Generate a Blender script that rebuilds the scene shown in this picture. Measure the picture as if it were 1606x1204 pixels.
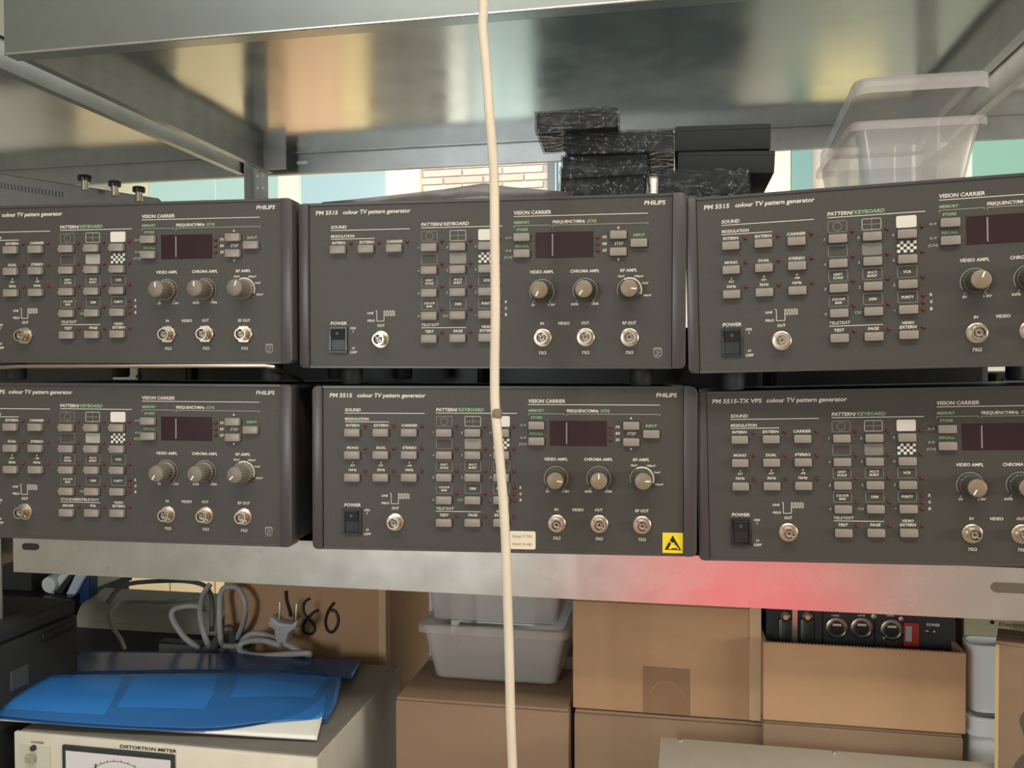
import bpy, bmesh, math, random
from mathutils import Vector, Matrix
random.seed(7)
SC = bpy.context.scene
for o in list(bpy.data.objects): bpy.data.objects.remove(o)
COL = SC.collection
PI = math.pi

# ------------------------------------------------------------------ camera
F = 1338.8
YAW, PITCH, ROLL = math.radians(11.02), math.radians(-1.295), math.radians(0.2326)
CAMPOS = Vector((0, -0.91, 0))
RC = Matrix.Rotation(YAW, 3, 'Z') @ Matrix.Rotation(PITCH, 3, 'X') @ Matrix.Rotation(ROLL, 3, 'Y')
cd = bpy.data.cameras.new('camera'); cam = bpy.data.objects.new('camera', cd); COL.objects.link(cam)
cd.sensor_width = 36; cd.lens = F / 1606 * 36; cd.clip_start = 0.02
right, fwd, up = RC.col[0], RC.col[1], RC.col[2]
m = Matrix((right, up, -fwd)).transposed().to_4x4(); m.translation = CAMPOS
cam.matrix_world = m; SC.camera = cam
# ------------------------------------------------------------------ world, lights, exposure
SC.view_settings.view_transform = 'Standard'; SC.view_settings.look = 'None'
SC.view_settings.gamma = 1; SC.view_settings.use_curve_mapping = False
SC.view_settings.exposure = 0.0
W = bpy.data.worlds.new('world'); SC.world = W; W.use_nodes = True
W.node_tree.nodes['Background'].inputs[0].default_value = (0.80, 0.88, 0.92, 1)
W.node_tree.nodes['Background'].inputs[1].default_value = 0.5
def area(name, loc, target, sx, sy, power, col):
    l = bpy.data.lights.new(name, 'AREA'); l.shape = 'RECTANGLE'; l.size = sx; l.size_y = sy
    l.energy = power; l.color = col
    o = bpy.data.objects.new(name, l); COL.objects.link(o); o.location = loc
    o.rotation_euler = (Vector(target) - Vector(loc)).to_track_quat('-Z', 'Y').to_euler()
    return o
area('window_light', (2.60, -0.85, 0.12), (0.2, 0, 0), 1.1, 0.40, 32, (1.0, 0.92, 0.80))
area('front_fill_light', (-0.1, -0.95, 1.44), (-0.1, -0.6, -1.4), 2.4, 0.3, 17, (1.0, 0.94, 0.84))  # overhead fill, added to lift the front of the rack
area('left_fill_light', (-0.95, -2.4, 0.12), (-0.1, 0, -0.35), 0.42, 0.55, 19, (0.93, 0.97, 1.0))  # low fill, added to reach the bottom shelf under the beam
area('rear_fill_light', (0.1, -1.25, 1.44), (0.2, -2.3, -0.7), 2.2, 0.3, 42, (1.0, 0.94, 0.84))  # added to brighten what the lower beam mirrors
area('back_fill_light', (-0.4, 1.5, 1.05), (-0.3, 3.2, -0.45), 3.2, 0.4, 88, (1.0, 0.97, 0.88))  # added to brighten the back wall and the cupboards
area('ceiling_light_aisle', (0.2, 1.25, 1.35), (0.1, 0.7, -0.4), 2.4, 0.2, 10, (0.95, 1.0, 0.92))

# ------------------------------------------------------------------ geometry helpers
def ray(px, py): return RC @ Vector(((px - 803) / F, 1, -(py - 602) / F))
def at(px, py, Y):
    r = ray(px, py); return CAMPOS + r * ((Y - CAMPOS.y) / r.y)
def atz(px, py, z):
    r = ray(px, py); return CAMPOS + r * ((z - CAMPOS.z) / r.z)

class MB:
    def __init__(s): s.b = bmesh.new(); s.mi = 0
    def _f(s, vs):
        try:
            f = s.b.faces.new(vs); f.material_index = s.mi; return f
        except ValueError: return None
    def box(s, x0, x1, y0, y1, z0, z1, M=None):
        v = [s.b.verts.new(Vector(p) if M is None else M @ Vector(p)) for p in
             ((x0,y0,z0),(x1,y0,z0),(x1,y1,z0),(x0,y1,z0),(x0,y0,z1),(x1,y0,z1),(x1,y1,z1),(x0,y1,z1))]
        for q in ((3,2,1,0),(4,5,6,7),(0,1,5,4),(1,2,6,5),(2,3,7,6),(3,0,4,7)): s._f([v[i] for i in q])
        return s
    def hexa(s, P):
        v = [s.b.verts.new(p) for p in P]
        for q in ((3,2,1,0),(4,5,6,7),(0,1,5,4),(1,2,6,5),(2,3,7,6),(3,0,4,7)): s._f([v[i] for i in q])
        return s
    def prism(s, pts, y0, y1):            # outline in XZ, extruded along Y
        a = [s.b.verts.new((x, y0, z)) for x, z in pts]; b = [s.b.verts.new((x, y1, z)) for x, z in pts]
        n = len(pts); s._f(a); s._f(b[::-1])
        for i in range(n): s._f([a[i], b[i], b[(i+1) % n], a[(i+1) % n]])
        return s
    def prismx(s, pts, x0, x1):           # outline in YZ, extruded along X
        a = [s.b.verts.new((x0, y, z)) for y, z in pts]; b = [s.b.verts.new((x1, y, z)) for y, z in pts]
        n = len(pts); s._f(a); s._f(b[::-1])
        for i in range(n): s._f([a[i], b[i], b[(i+1) % n], a[(i+1) % n]])
        return s
    def poly(s, pts, y):                  # flat polygon facing -Y
        s._f([s.b.verts.new((x, y, z)) for x, z in pts]); return s
    def quad(s, a, b, c, d): s._f([s.b.verts.new(p) for p in (a, b, c, d)]); return s
    def lathe(s, prof, n=24, c=(0, 0, 0), ax='y', ribs=0, rd=0):   # prof: (r, d) with d along axis
        rings = []
        for r, d in prof:
            ring = []
            for i in range(n):
                a = 2 * PI * i / n; rr = r * (1 - (rd if ribs and i % 2 and r > ribs else 0))
                p = (rr * math.cos(a), d, rr * math.sin(a)) if ax == 'y' else (rr * math.cos(a), rr * math.sin(a), d)
                ring.append(s.b.verts.new((p[0]+c[0], p[1]+c[1], p[2]+c[2])))
            rings.append(ring)
        for a, b in zip(rings, rings[1:]):
            for i in range(n): s._f([a[i], a[(i+1) % n], b[(i+1) % n], b[i]])
        s._f(rings[0][::-1]); s._f(rings[-1]); return s
    def tube(s, pts, r, n=10):
        pts = [Vector(p) for p in pts]; rings = []; prev = None
        for i, p in enumerate(pts):
            t = (pts[min(i+1, len(pts)-1)] - pts[max(i-1, 0)]).normalized()
            if prev is None:
                u = t.orthogonal().normalized()
            else: u = (prev - t * prev.dot(t)).normalized()
            prev = u; w = t.cross(u); rr = r(i) if callable(r) else r
            rings.append([s.b.verts.new(p + (u * math.cos(2*PI*k/n) + w * math.sin(2*PI*k/n)) * rr) for k in range(n)])
        for a, b in zip(rings, rings[1:]):
            for k in range(n): s._f([a[k], a[(k+1) % n], b[(k+1) % n], b[k]])
        s._f(rings[0][::-1]); s._f(rings[-1]); return s
    def line(s, a, b, w, y):              # flat stroke in XZ
        a = Vector((a[0], a[1])); b = Vector((b[0], b[1])); d = (b - a).normalized(); n = Vector((-d.y, d.x)) * w / 2
        s.poly([(p.x, p.y) for p in (a - n, b - n, b + n, a + n)], y); return s
    def arc(s, c, r, a0, a1, w, y, n=24):
        for i in range(n):
            p = [(c[0] + rr * math.cos(t), c[1] + rr * math.sin(t)) for rr, t in
                 ((r - w/2, a0 + (a1-a0)*i/n), (r + w/2, a0 + (a1-a0)*i/n), (r + w/2, a0 + (a1-a0)*(i+1)/n), (r - w/2, a0 + (a1-a0)*(i+1)/n))]
            s.poly(p, y)
        return s
    def bevel(s, w, seg=2):
        bmesh.ops.remove_doubles(s.b, verts=s.b.verts, dist=1e-6)
        bmesh.ops.recalc_face_normals(s.b, faces=s.b.faces)
        bmesh.ops.bevel(s.b, geom=list(s.b.edges), offset=w, segments=seg, affect='EDGES', profile=0.5)
        return s
    def mesh(s, name, mats, smooth=False):
        bmesh.ops.recalc_face_normals(s.b, faces=s.b.faces)
        me = bpy.data.meshes.new(name); s.b.to_mesh(me); s.b.free()
        for mm in (mats if isinstance(mats, (list, tuple)) else [mats]): me.materials.append(mm)
        if smooth:
            for p in me.polygons: p.use_smooth = True
            try: me.set_sharp_from_angle(angle=math.radians(38))
            except Exception: pass
        return me
def link(name, me, parent=None, loc=None, rot=None):
    o = bpy.data.objects.new(name, me); COL.objects.link(o)
    if parent: o.parent = parent
    if loc is not None: o.location = loc
    if rot is not None: o.rotation_euler = rot
    return o
def tag(o, label=None, cat=None, group=None, kind=None):
    if label: o['label'] = label
    if cat: o['category'] = cat
    if group: o['group'] = group
    if kind: o['kind'] = kind
    return o
def thing(name, label, cat, loc=(0, 0, 0), group=None):
    o = link(name, None, None, loc); return tag(o, label, cat, group)
def part(name, mb, mat, parent, smooth=False, label=None):
    """mb is in world coordinates; the part is re-expressed under its parent"""
    inv = matw(parent).inverted()
    me = mb.mesh(name, mat, smooth); me.transform(inv)
    o = link(name, me, parent)
    if label: o['label'] = label
    return o
def matw(o):
    m = Matrix.LocRotScale(o.location, o.rotation_euler, o.scale)
    return matw(o.parent) @ m if o.parent else m
def struct(name, mb, mat, smooth=False):
    return tag(link(name, mb.mesh(name, mat, smooth)), kind='structure')

# ------------------------------------------------------------------ materials
MATS = {}
def mat(name, col, rough=0.5, metal=0.0, noise=0.0, nscale=40, bump=0.0, bscale=200, emis=None, spec=0.5, coat=0, dark=None, stretch=None, rvar=0):
    if name in MATS: return MATS[name]
    m = bpy.data.materials.new(name); m.use_nodes = True; nt = m.node_tree; b = nt.nodes['Principled BSDF']
    b.inputs['Base Color'].default_value = (*col, 1); b.inputs['Roughness'].default_value = rough
    b.inputs['Metallic'].default_value = metal; b.inputs['Specular IOR Level'].default_value = spec
    if coat: b.inputs['Coat Weight'].default_value = coat
    tc = nt.nodes.new('ShaderNodeTexCoord'); src = tc.outputs['Object']
    if stretch:
        mp = nt.nodes.new('ShaderNodeMapping'); mp.inputs['Scale'].default_value = stretch
        nt.links.new(src, mp.inputs['Vector']); src = mp.outputs['Vector']
    if noise or rvar:
        n = nt.nodes.new('ShaderNodeTexNoise'); n.inputs['Scale'].default_value = nscale; n.inputs['Detail'].default_value = 5
        nt.links.new(src, n.inputs['Vector'])
    if noise:
        r = nt.nodes.new('ShaderNodeValToRGB')
        d = dark or tuple(c * (1 - noise) for c in col)
        r.color_ramp.elements[0].color = (*d, 1); r.color_ramp.elements[1].color = (*[min(1, c * (1 + noise * .5)) for c in col], 1)
        r.color_ramp.elements[0].position = .3; r.color_ramp.elements[1].position = .7
        nt.links.new(n.outputs['Fac'], r.inputs['Fac']); nt.links.new(r.outputs['Color'], b.inputs['Base Color'])
    if rvar:
        mr = nt.nodes.new('ShaderNodeMapRange'); mr.inputs['From Min'].default_value = .3; mr.inputs['From Max'].default_value = .7
        mr.inputs['To Min'].default_value = rough - rvar; mr.inputs['To Max'].default_value = rough + rvar
        nt.links.new(n.outputs['Fac'], mr.inputs['Value']); nt.links.new(mr.outputs['Result'], b.inputs['Roughness'])
    if bump:
        n2 = nt.nodes.new('ShaderNodeTexNoise'); n2.inputs['Scale'].default_value = bscale; n2.inputs['Detail'].default_value = 3
        bp = nt.nodes.new('ShaderNodeBump'); bp.inputs['Strength'].default_value = bump; bp.inputs['Distance'].default_value = 0.002
        nt.links.new(src, n2.inputs['Vector']); nt.links.new(n2.outputs['Fac'], bp.inputs['Height']); nt.links.new(bp.outputs['Normal'], b.inputs['Normal'])
    if emis:
        b.inputs['Emission Color'].default_value = (*col, 1); b.inputs['Emission Strength'].default_value = emis
        b.inputs['Base Color'].default_value = (*[c*.12 for c in col], 1)
    MATS[name] = m; return m
def clearmat(name, col, transp, rough=0.25, bump=0.0, bscale=60, metal=0.0, tint=None, flat=False, crease_glint=None):
    m = bpy.data.materials.new(name); m.use_nodes = True; nt = m.node_tree; b = nt.nodes['Principled BSDF']
    b.inputs['Base Color'].default_value = (*col, 1); b.inputs['Roughness'].default_value = rough; b.inputs['Metallic'].default_value = metal
    tr = nt.nodes.new('ShaderNodeBsdfTransparent'); tr.inputs[0].default_value = (*(tint or (1, 1, 1)), 1); mx = nt.nodes.new('ShaderNodeMixShader')
    lw = nt.nodes.new('ShaderNodeLayerWeight'); lw.inputs['Blend'].default_value = 0.35
    mr = nt.nodes.new('ShaderNodeMapRange'); mr.inputs['To Min'].default_value = 1 - transp; mr.inputs['To Max'].default_value = (1 - transp) if flat else min(1, 1.35 - transp)
    nt.links.new(lw.outputs['Facing'], mr.inputs['Value']); nt.links.new(mr.outputs['Result'], mx.inputs['Fac'])
    if bump:
        tc = nt.nodes.new('ShaderNodeTexCoord'); n2 = nt.nodes.new('ShaderNodeTexNoise'); n2.inputs['Scale'].default_value = bscale
        n2.inputs['Distortion'].default_value = 1.5
        bp = nt.nodes.new('ShaderNodeBump'); bp.inputs['Strength'].default_value = bump; bp.inputs['Distance'].default_value = 0.004
        nt.links.new(tc.outputs['Object'], n2.inputs['Vector']); nt.links.new(n2.outputs['Fac'], bp.inputs['Height']); nt.links.new(bp.outputs['Normal'], b.inputs['Normal'])
    if crease_glint:  # lighter noise patches painted as highlights on creases
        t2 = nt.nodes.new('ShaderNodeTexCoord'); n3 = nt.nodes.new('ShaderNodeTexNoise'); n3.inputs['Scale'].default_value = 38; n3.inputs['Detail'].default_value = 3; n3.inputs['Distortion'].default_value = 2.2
        rr = nt.nodes.new('ShaderNodeValToRGB'); rr.color_ramp.elements[0].color = (*col, 1); rr.color_ramp.elements[1].color = (*crease_glint, 1); rr.color_ramp.elements[0].position = .52; rr.color_ramp.elements[1].position = .78
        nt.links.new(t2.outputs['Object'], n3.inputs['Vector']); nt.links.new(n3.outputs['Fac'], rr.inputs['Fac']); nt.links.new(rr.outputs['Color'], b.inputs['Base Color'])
    nt.links.new(tr.outputs[0], mx.inputs[1]); nt.links.new(b.outputs[0], mx.inputs[2]); nt.links.new(mx.outputs[0], nt.nodes['Material Output'].inputs[0])
    return m

M_PANEL = mat('panel_paint', (0.048, 0.045, 0.037), 0.55, noise=0.10, nscale=300, bump=0.06, bscale=1500)
M_TRIM = mat('trim_plastic', (0.056, 0.051, 0.050), 0.38, noise=0.08, nscale=100)
M_CASE = mat('case_paint', (0.045, 0.042, 0.040), 0.5, noise=0.15, nscale=60, bump=.05)
M_KEY = mat('key_plastic', (0.25, 0.222, 0.19), 0.42, noise=0.06, nscale=200)
M_KNOB = mat('knob_plastic', (0.175, 0.155, 0.125), 0.5, noise=0.06)
M_SKIRT = mat('knob_skirt_shaded', (0.065, 0.062, 0.048), 0.35)  # shade on the metal skirt put into a darker colour
M_CAP = mat('knob_cap', (0.21, 0.165, 0.105), 0.42)
M_BLACK = mat('black_plastic', (0.012, 0.014, 0.014), 0.35)
M_SOFTBLACK = mat('soft_black', (0.02, 0.023, 0.023), 0.6, noise=.2)
M_LED = mat('red_led', (0.13, 0.012, 0.015), 0.25)
M_DISP = mat('display_filter', (0.026, 0.011, 0.014), 0.18)
M_DISPW = mat('display_edge', (0.30, 0.27, 0.27), 0.3)
M_NICKEL = mat('nickel', (0.52, 0.46, 0.36), 0.36, metal=1)
M_INK = mat('white_print', (0.66, 0.64, 0.54), 0.6)
M_GREEN = mat('green_print', (0.25, 0.43, 0.23), 0.6)
M_GREY = mat('grey_print', (0.19, 0.185, 0.165), 0.6)
M_MIDG = mat('light_grey_print', (0.34, 0.33, 0.29), 0.6)
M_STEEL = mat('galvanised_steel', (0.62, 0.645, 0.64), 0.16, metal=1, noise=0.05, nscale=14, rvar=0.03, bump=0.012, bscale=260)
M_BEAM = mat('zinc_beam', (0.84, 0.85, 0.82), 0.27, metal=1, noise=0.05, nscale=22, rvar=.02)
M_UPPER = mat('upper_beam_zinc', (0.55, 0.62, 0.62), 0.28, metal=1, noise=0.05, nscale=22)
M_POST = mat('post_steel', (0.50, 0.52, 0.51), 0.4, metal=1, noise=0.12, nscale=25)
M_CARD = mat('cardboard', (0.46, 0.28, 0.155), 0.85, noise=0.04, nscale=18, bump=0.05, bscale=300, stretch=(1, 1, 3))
M_CARD2 = mat('cardboard_shaded', (0.245, 0.16, 0.10), 0.85, noise=0.05, nscale=14, bump=0.05, bscale=300, stretch=(1, 1, 3))  # darker cardboard; shade on the lower cartons put into the colour
M_CARDEDGE = mat('cardboard_edge', (0.55, 0.38, 0.23), 0.85)
M_TAPE = mat('brown_tape', (0.27, 0.155, 0.085), 0.35)
M_WHITE = mat('white_plastic', (0.72, 0.76, 0.74), 0.4)
M_PAPER = mat('paper', (0.80, 0.78, 0.72), 0.8)
M_CREAM = mat('cream_enamel', (0.60, 0.57, 0.46), 0.45, noise=.05)
M_GREYTOP = mat('grey_enamel', (0.17, 0.16, 0.135), 0.4, noise=.06)
M_SIDE = mat('meter_side', (0.46, 0.44, 0.38), 0.45, noise=.05)
M_INSTR = mat('instrument_grey', (0.20, 0.20, 0.18), 0.5, noise=.08)
M_CABLE = mat('cream_cable', (0.68, 0.60, 0.46), 0.45, noise=.06, nscale=25)
M_GCABLE = mat('grey_cable', (0.36, 0.36, 0.35), 0.4)
M_DCABLE = mat('dark_cable', (0.09, 0.09, 0.085), 0.4)
M_YEL = mat('sticker_yellow', (0.80, 0.62, 0.02), 0.4)
M_TUB = clearmat('clear_tub', (0.66, 0.63, 0.60), 0.70, 0.16)
M_TUB2 = clearmat('clear_tub_lid', (0.72, 0.70, 0.68), 0.55, 0.15)
M_FILM = clearmat('shrink_film', (0.05, 0.055, 0.055), 0.75, 0.12, bump=1.0, bscale=45, crease_glint=(.30, .31, .31))  # highlights on the wrinkles are painted into the film colour
M_BLUE = clearmat('blue_sleeve', (0.03, 0.13, 0.33), 0.45, 0.22, tint=(0.10, .28, .65), flat=True)

# ------------------------------------------------------------------ the room
floor = struct('floor', MB().box(-3.3, 3.3, -3.2, 3.5, -1.50, -1.45), mat('floor_screed', (0.50, 0.49, 0.46), 0.5, noise=.12, nscale=3))
struct('ceiling', MB().box(-3.3, 3.3, -3.2, 3.5, 1.5, 1.55), mat('ceiling_paint', (0.62, 0.62, 0.58), 0.9, noise=.04))
WALLP = mat('wall_paint', (0.52, 0.51, 0.47), 0.9, noise=.06, nscale=5)
struct('wall_left', MB().box(-3.35, -3.3, -3.2, 3.5, -1.5, 1.55), WALLP)
struct('wall_right', MB().box(3.3, 3.35, -3.2, 3.5, -1.5, 1.55), WALLP)
struct('wall_front', MB().box(-3.3, 3.3, -3.25, -3.2, -1.5, 1.55), WALLP)
wb = struct('wall_back', MB().box(-3.3, 3.3, 3.4, 3.5, -1.5, 1.55), mat('wall_render', (0.60, 0.55, 0.50), 0.9, noise=.08, nscale=8))
YB = 3.38
def bx(px, y=295): return at(px, y, YB).x
# bricks of the back wall, each a piece
brickmats = [mat('brick_%s' % n, c, 0.9, noise=.08, nscale=30) for n, c in (('pale', (0.72, 0.60, 0.53)), ('pink', (0.66, 0.52, 0.46)), ('buff', (0.76, 0.66, 0.58)))]
bme = [MB().box(-0.102, 0.102, -0.012, 0.02, -0.0165, 0.0165).bevel(.0025, 1).mesh('brick', bm_) for bm_ in brickmats]
row = 0; z = 0.80
while z < 1.06:
    x = bx(664) + (0.1 if row % 2 else 0)
    while x < bx(872):
        link('brick', bme[random.randrange(3)], wb, (x, 3.395, z)); x += 0.212
    z += 0.0385; row += 1
def window(name, p0, p1, z0, z1, pane, frame, mull=(), t=0.035):
    x0, x1 = bx(p0), bx(p1)
    w = MB().box(x0, x1, 3.35, 3.41, z0, z1); o = struct(name, w, frame)
    xs = [x0 + t] + [bx(q) for q in mull] + [x1 - t]
    for a, b in zip(xs, xs[1:]):
        part('pane', MB().box(a + .006, b - .006, 3.335, 3.352, z0 + t, z1 - t), pane, o)
    return o
E_TEAL = mat('daylit_teal_glass', (0.56, 0.80, 0.70), 0.3, emis=0.80)
E_BLUE = mat('daylit_blue_glass', (0.56, 0.78, 0.80), 0.3, emis=0.80)
E_CREAM = mat('cream_frame', (0.95, 0.93, 0.74), 0.6)
E_MINT = mat('daylit_mint_glass', (0.38, 0.68, 0.52), 0.3, emis=0.72)
window('window_1', 238, 446, 0.40, 1.20, E_TEAL, E_CREAM, (344,), .012)
window('window_2', 474, 612, 0.40, 1.20, E_BLUE, E_CREAM, (), .006)
struct('trim_1', MB().box(bx(446.5), bx(473.5), 3.34, 3.40, .38, 1.22), E_CREAM)
tr2 = struct('trim_2', MB().box(bx(612.5), bx(661), 3.34, 3.40, .38, 1.22), E_CREAM)
mb = MB()
for i_ in range(2):
    for j_ in range(4): mb.box(bx(629 + 12*i_), bx(638 + 12*i_), 3.336, 3.34, .855 + .03*j_, .873 + .03*j_)
part('notice_print', mb, mat('pale_notice', (.70, .76, .62), .6), tr2)['kind'] = 'stuff'
struct('trim_3', MB().box(bx(186), bx(237), 3.34, 3.40, .38, 1.22), E_CREAM)
window('window_3', 860, 905, 0.40, 1.20, E_BLUE, mat('dark_frame', (.1, .12, .13), .5), (876,))
window('window_4', 1505, 1700, 0.40, 1.25, E_MINT, E_CREAM)
window('window_5', 1330, 1440, 0.40, 1.20, mat('daylit_grey_glass', (.42, .55, .58), .3, emis=.45), E_CREAM, (1400,))
# door at right, pale yellow leaf beside a teal one
struct('trim_4', MB().box(bx(1195), bx(1238), 3.34, 3.40, .30, 1.25), mat('panel_yellow', (0.93, 0.90, 0.55), .5))
d = struct('door_1', MB().box(bx(1239), bx(1272), 3.34, 3.40, -1.45, 1.25), mat('door_teal', (0.13, 0.27, 0.27), .5))
part('door_handle', MB().tube([(bx(1250), 3.30, -.4), (bx(1250) + .08, 3.30, -.4)], .012), M_NICKEL, d)

# furniture in the room behind, mirrored by the steel shelf
def cupboard(p0, p1, zt, y0, y1, m_, label, ndoor=2, zb=-1.45, chamfer=0):
    x0, x1 = at(p0, 295, (y0)).x, at(p1, 295, (y0)).x
    t = thing('cupboard', label, 'cupboard', ((x0 + x1) / 2, (y0 + y1) / 2, zb))
    part('body', MB().box(x0, x1, y0 + .02, y1, zb, zt), m_, t)
    w = (x1 - x0) / ndoor
    for i in range(ndoor):
        dd = part('door', MB().box(x0 + i*w + .006, x0 + (i+1)*w - .006, y0, y0 + .018, zb + .06, zt - .02), m_, t)
        part('handle', MB().box(x0 + i*w + w*.85, x0 + i*w + w*.85 + .012, y0 - .02, y0, (zb+zt)/2, (zb+zt)/2 + .12), M_NICKEL, dd)
    return t
cupboard(448, 532, -0.22, 2.9, 3.3, mat('orange_wood', (0.92, 0.60, 0.38), .5, noise=.1, stretch=(6, 6, 1)), 'orange wooden cupboard behind the rack, mirrored in the shelf', 2)
cupboard(533, 578, -0.22, 2.9, 3.3, mat('yellow_wood', (0.90, 0.70, 0.38), .5), 'narrow honey-yellow cupboard right of the orange one, mirrored in the shelf', 1)
cupboard(120, 402, -0.20, 2.9, 3.3, mat('cream_wood', (0.85, 0.70, 0.45), .5), 'wide cream cupboard behind the rack, left of the orange one', 4)
cupboard(702, 734, -0.18, 2.9, 3.3, mat('bright_white', (0.92, 0.92, 0.88), .5), 'narrow bright white locker behind the rack', 1)
cupboard(742, 838, -0.20, 2.9, 3.3, mat('ice_blue', (0.62, 0.76, 0.76), .5), 'ice-blue metal cupboard right of the white locker', 2)
cupboard(850, 1160, -0.16, 2.5, 3.2, mat('charcoal_lacquer', (0.02, 0.03, 0.034), .5), 'wide charcoal cupboard in the dark part of the room behind', 3)
a_, b_ = at(1285, 295, 2.9).x, at(1385, 295, 2.9).x
yc_ = thing('yellow_crate', 'mustard yellow crate standing on the low grey-green cupboard behind the rack', 'crate', ((a_+b_)/2, 3.05, -.419))
part('body', MB().box(a_, b_, 2.92, 3.2, -.419, -.30), mat('mustard', (0.85, 0.74, 0.36), .5), yc_); part('rim', MB().box(a_ - .01, b_ + .01, 2.91, 3.21, -.30, -.285), MATS['mustard'], yc_)
cupboard(582, 690, -0.20, 2.9, 3.3, mat('taupe', (0.20, 0.19, 0.17), .6), 'dull taupe cupboard between the yellow and white ones', 2)
cupboard(1175, 1600, -0.42, 2.9, 3.3, mat('grey_green', (0.30, 0.32, 0.28), .6), 'grey-green cupboard behind the rack at far right', 3)
# red form added for the lower beam to mirror, in place of a shirt
cx0, cx1 = at(1010, 925, 1.99).x, at(1335, 925, 1.99).x; cf = -1.9
t = thing('red_standin', 'bright red stand-in for a shirt, added for the lower beam to mirror', 'stand-in', ((cx0+cx1)/2, cf - .25, -1.45))
RED = mat('standin_red', (0.95, 0.06, 0.09), .6)
part('body', MB().prismx([(cf - .5, -1.45), (cf + .05, -1.45), (cf + .30, -1.02), (cf - .06, -.66), (cf - .5, -.66)], cx0, cx1), RED, t)
part('rim', MB().box(cx0 - .02, cx1 + .02, cf - .52, cf - .055, -.66, -.63), RED, t)
part('handle', MB().tube([((cx0+cx1)/2 - .1, cf - .3, -.63), ((cx0+cx1)/2 - .08, cf - .3, -.60), ((cx0+cx1)/2 + .08, cf - .3, -.60), ((cx0+cx1)/2 + .1, cf - .3, -.63)], .008), RED, t)

# ------------------------------------------------------------------ the rack
YS = 0.045; YE = 0.765; XL = -0.845; XR = 0.405
ZB0, ZB1 = -0.2652, -0.2105      # lower beam
ZU0, ZU1 = 0.3975, 0.4410        # upper beam lip, shelf underside
def cbeam(x0, x1, y, z0, z1, s=1, lip=0.016, t=0.0018):
    """channel seen from outside at y; s=+1 flanges run to +Y"""
    pts = [(y, z1), (y, z0), (y + s*lip, z0), (y + s*lip, z0 + t), (y + s*t, z0 + t), (y + s*t, z1 - t), (y + s*lip, z1 - t), (y + s*lip, z1)]
    return MB().prismx(pts, x0, x1)
rack = thing('shelving_rack', 'galvanised steel shelving rack holding all the instruments and cartons', 'shelving', (0, YS, -1.45))
def post(x0, y0, sx, sy, name='post', flange_out=False):
    t = .002; w = .036; mb = MB()
    mb.box(min(x0, x0+sx*w), max(x0, x0+sx*w), min(y0, y0+sy*t), max(y0, y0+sy*t), -1.45, 1.3)
    xe = x0 + sx*w if abs(sx) > 1 or flange_out else x0
    mb.box(min(xe, xe-sx*t) if flange_out else min(x0, x0+sx*t), max(xe, xe-sx*t) if flange_out else max(x0, x0+sx*t), min(y0, y0+sy*w), max(y0, y0+sy*w), -1.45, 1.3)
    p = part(name, mb, M_POST, rack)
    zz = -1.3
    hm = MB()
    while zz < 1.2:
        for f in (.35, .72):
            cx = x0 + sx*w*f
            yy = y0 - .0006 if sy > 0 else y0 - t - .0006
            hm.lathe([(.0032, -.0003), (.0032, .0003)], 10, (cx, yy, zz))
        zz += 0.025
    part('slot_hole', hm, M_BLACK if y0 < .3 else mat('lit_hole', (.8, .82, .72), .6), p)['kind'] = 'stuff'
post(at(5, 900, YS).x, YS - .003, -1, 1, flange_out=True); post(XR + .022, YS - .003, 1, 1)
post(XL - .040, YE + .004, 1, -1); post(XR + .02, YE + .004, 1, -1)
for (x0, x1) in ((XL + .001, XR + .02), (XL - 1.2, XL - .04), (XR + .06, XR + 1.2)):
    # upper shelf
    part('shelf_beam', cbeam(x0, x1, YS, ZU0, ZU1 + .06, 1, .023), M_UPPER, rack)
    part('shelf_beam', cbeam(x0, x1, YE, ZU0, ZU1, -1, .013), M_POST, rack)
    part('glint_bead', MB().tube([(x0, YS - .0002, ZU0 + .001), ((x0+x1)/2, YS - .0002, ZU0 + .001), (x1, YS - .0002, ZU0 + .001)], .0016, 10), M_BEAM, rack, True)  # bead added in brighter zinc to catch light along the edge
    part('shelf_plate', MB().box(x0, x1, YS + .002, YE - .002, ZU1, ZU1 + .0015), M_STEEL, rack)
    # middle shelf
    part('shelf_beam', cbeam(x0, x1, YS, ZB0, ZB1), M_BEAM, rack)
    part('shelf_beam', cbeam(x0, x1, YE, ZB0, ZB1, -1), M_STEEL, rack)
    part('shelf_plate', MB().box(x0, x1, YS + .002, YE - .002, ZB1 - .0016, ZB1 - .0002), M_STEEL, rack)
    # bottom shelf
    part('shelf_plate', MB().box(x0, x1, YS - .12, YE, -0.6215, -0.62), M_STEEL, rack)
    part('shelf_beam', cbeam(x0, x1, YS - .12, -0.675, -0.62), M_BEAM, rack)
def sbeam(x, z0, z1, s):
    pts = [(x, z1), (x, z0), (x + s*.014, z0), (x + s*.014, z0 + .0018), (x + s*.0018, z0 + .0018), (x + s*.0018, z1)]
    return MB().prism(pts, YS + .004, YE - .002)
for x, s in ((XL + .004, 1), (XL - .045, -1), (XR + .016, -1), (XR + .064, 1)):
    part('side_beam', sbeam(x, ZU0 + .002, ZU1, s), M_POST, rack)
    part('side_beam', sbeam(x, ZB0, ZB1 - .003, s), M_STEEL, rack)
def slot(px, py, Y, w, h, mt, off=-.0005, nm='slot'):
    c = at(px, py, Y); mb = MB(); pts = []
    for k in range(9): a = PI/2 + PI*k/8; pts.append((c.x - w/2 + h/2 + h/2*math.cos(a), c.z + h/2*math.sin(a)))
    for k in range(9): a = -PI/2 + PI*k/8; pts.append((c.x + w/2 - h/2 + h/2*math.cos(a), c.z + h/2*math.sin(a)))
    mb.prism(pts, Y + off - .0004, Y + off); return part(nm, mb, mt, rack)
slot(48, 857, YS, .024, .0085, M_SOFTBLACK)
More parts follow.
